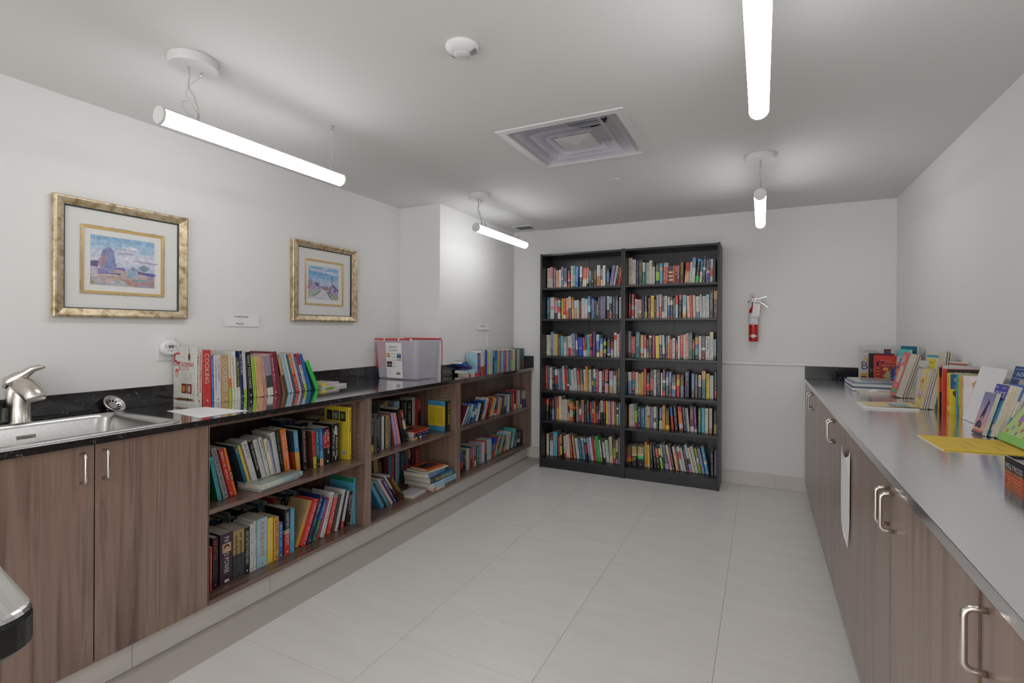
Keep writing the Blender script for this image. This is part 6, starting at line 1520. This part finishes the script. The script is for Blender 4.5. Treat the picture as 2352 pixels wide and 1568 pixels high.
G().add([(x, y, HC+z) for z in (.0003, .0018) for x, y in ((.517, 2.336), (.525, 2.091), (.533, 2.092), (.526, 2.336))], [[0, 3, 2, 1], [4, 5, 6, 7], [0, 1, 5, 4], [1, 2, 6, 5], [2, 3, 7, 6], [3, 0, 4, 7]]).obj('insert', M['paper'], ev)
g = G()
for k, (x, y, ln) in enumerate(((.63, 2.27, .09), (.665, 2.30, .06), (.69, 2.20, .07), (.72, 2.29, .08), (.60, 2.17, .06))): scrawl(g, lambda u, v: (x+v, y-u, HC+.005), ln, .009, hexl('B09A40'), rn)
g.obj('handwriting', M['print'], ev, True)
hb = thing('game_box', 'black and orange board game box with an open grey tray', 'box', (.5765, 1.766, HC))
mt = Matrix.Rotation(-PI/2, 4, 'Z'); hb.rotation_euler = (0, 0, -PI/2)
bw, bd, bh = .26, .24, .0605
slab([0, .003, bw-.003, bw], [0, .003, bd-.003, bd], lambda i, j: not (i == 1 and j == 1), .0005, bh).obj('tray', M['black'], hb)
G().box(.003, bw-.003, .003, bd-.003, .001, bh-.008).obj('insert', plain('grey_card', (.26, .26, .27), .5), hb)
G().loft([[(x, y, bh) for x, y in ((0, 0), (bw, 0), (bw, .0008), (0, .0008))], [(x, y, bh+.0012) for x, y in ((0, 0), (bw, 0), (bw, .0008), (0, .0008))]], True).obj('rim', M['trim'], hb)
g = G()
for a, b_, c in ((0, .30, 'B23A22'), (.30, .36, 'A84A26'), (.36, .45, '6A2E22'), (.45, .55, '3E2424'), (.55, 1, '1A181A')): g.add([(0, -.0004, bh*a), (bw, -.0004, bh*a), (bw, -.0004, bh*b_), (0, -.0004, bh*b_)], [[0, 1, 2, 3]], hexl(c))
text(g, 'HOLLYWOOD', lambda u, v: (.008+u, -.0012, bh*.53-.02*u+v), .020, hexl('D2CEC8'), .095); text(g, 'WALK OF FAME', lambda u, v: (.008+u, -.0012, bh*.33-.02*u+v), .013, hexl('C89A5A'), .10)
scrawl(g, lambda u, v: (.006+u, -.0012, bh*.16+v), .10, .007, hexl('D8964A'), rn); scrawl(g, lambda u, v: (.02+u, -.0012, bh*.03+v), .085, .006, hexl('D8B04A'), rn)
g.obj('print', M['print'], hb, True)
# torn paper on the cabinet door
tp = thing('torn_paper', 'long torn white paper sheet stuck on the walnut cabinet door', 'paper')
L_ = [(2.51, .829), (2.56, .79), (2.605, .735), (2.607, .64), (2.604, .525), (2.52, .515)]; Rr = [(2.47, .79), (2.44, .775), (2.40, .783), (2.365, .79), (2.366, .60), (2.368, .475)]
pts = L_+[(2.47, .505), (2.44, .475), (2.385, .445)]+Rr[::-1]+[]
out = [(2.510, .829), (2.555, .795), (2.605, .740), (2.608, .640), (2.603, .523), (2.500, .517), (2.440, .480), (2.385, .447), (2.366, .540), (2.364, .690), (2.362, .835), (2.380, .812), (2.400, .806), (2.418, .798), (2.450, .802), (2.480, .812)]
xs = lambda y: XRF-.004-.012*max(0, math.sin((y-2.36)*14))
n = len(out); G().add([(xs(y)-k, y, z) for k in (0, .0006) for y, z in out], [list(range(n)), [n+i for i in range(n)][::-1]]+[[i, (i+1) % n, n+(i+1) % n, n+i] for i in range(n)]).obj('sheet', M['paper'], tp)
# dark appliance corner beside the viewer
ca = thing('tray_table', 'black tray table with grey brushed rim cut by the frame corner', 'table', (-1.29, .07, 0))
ca.rotation_euler = (0, 0, -.14)
R_ = [[(x, y, z) for x, y in rrect(-.62+k, .305-k, -.34+k, .325-k, r, 6)] for k, r, z in ((.006, .05, .838), (0, .05, .846), (0, .05, .885), (.002, .049, .892))]
G().loft(R_, True).obj('body', M['black'], ca, smooth=False)
R_ = [[(x, y, z) for x, y in rrect(-.62+k, .305-k, -.34+k, .325-k, r, 6)] for k, r, z in ((.001, .05, .8925), (.003, .05, .898), (.008, .046, .9), (.040, .03, .9), (.043, .028, .8945))]
G().loft(R_).obj('rim', M['steelgrey'] if 'steelgrey' in M else M['steel'], ca)
R_ = [[(x, y, z) for x, y in rrect(-.62+k, .305-k, -.34+k, .325-k, .026, 6)] for k, z in ((.0435, .8945), (.046, .893))]
g = G().loft(R_); n = len(R_[0]); g.f.append([n+j for j in range(n)]); g.c.append((.5,)*3); g.obj('tray_bottom', M['black'], ca)
rq = random.Random(9); g = G()
for i in range(60):
    x, y = rq.uniform(-.5, .24), rq.uniform(.0, .26); s_ = rq.uniform(.008, .013)
    g.lathe([(s_*.6, .8932), (s_, .8945+s_*.3), (s_*.6, .8945+s_*.9)], x, y, 7)
stuff(g.obj('pebbles', plain('grey_pebbles', (.22, .25, .25), .4), ca))
G().lathe([(.17, 0), (.17, .012), (.04, .03), (.035, .80), (.14, .838)], -.15, 0, 28).obj('pedestal', M['black'], ca)
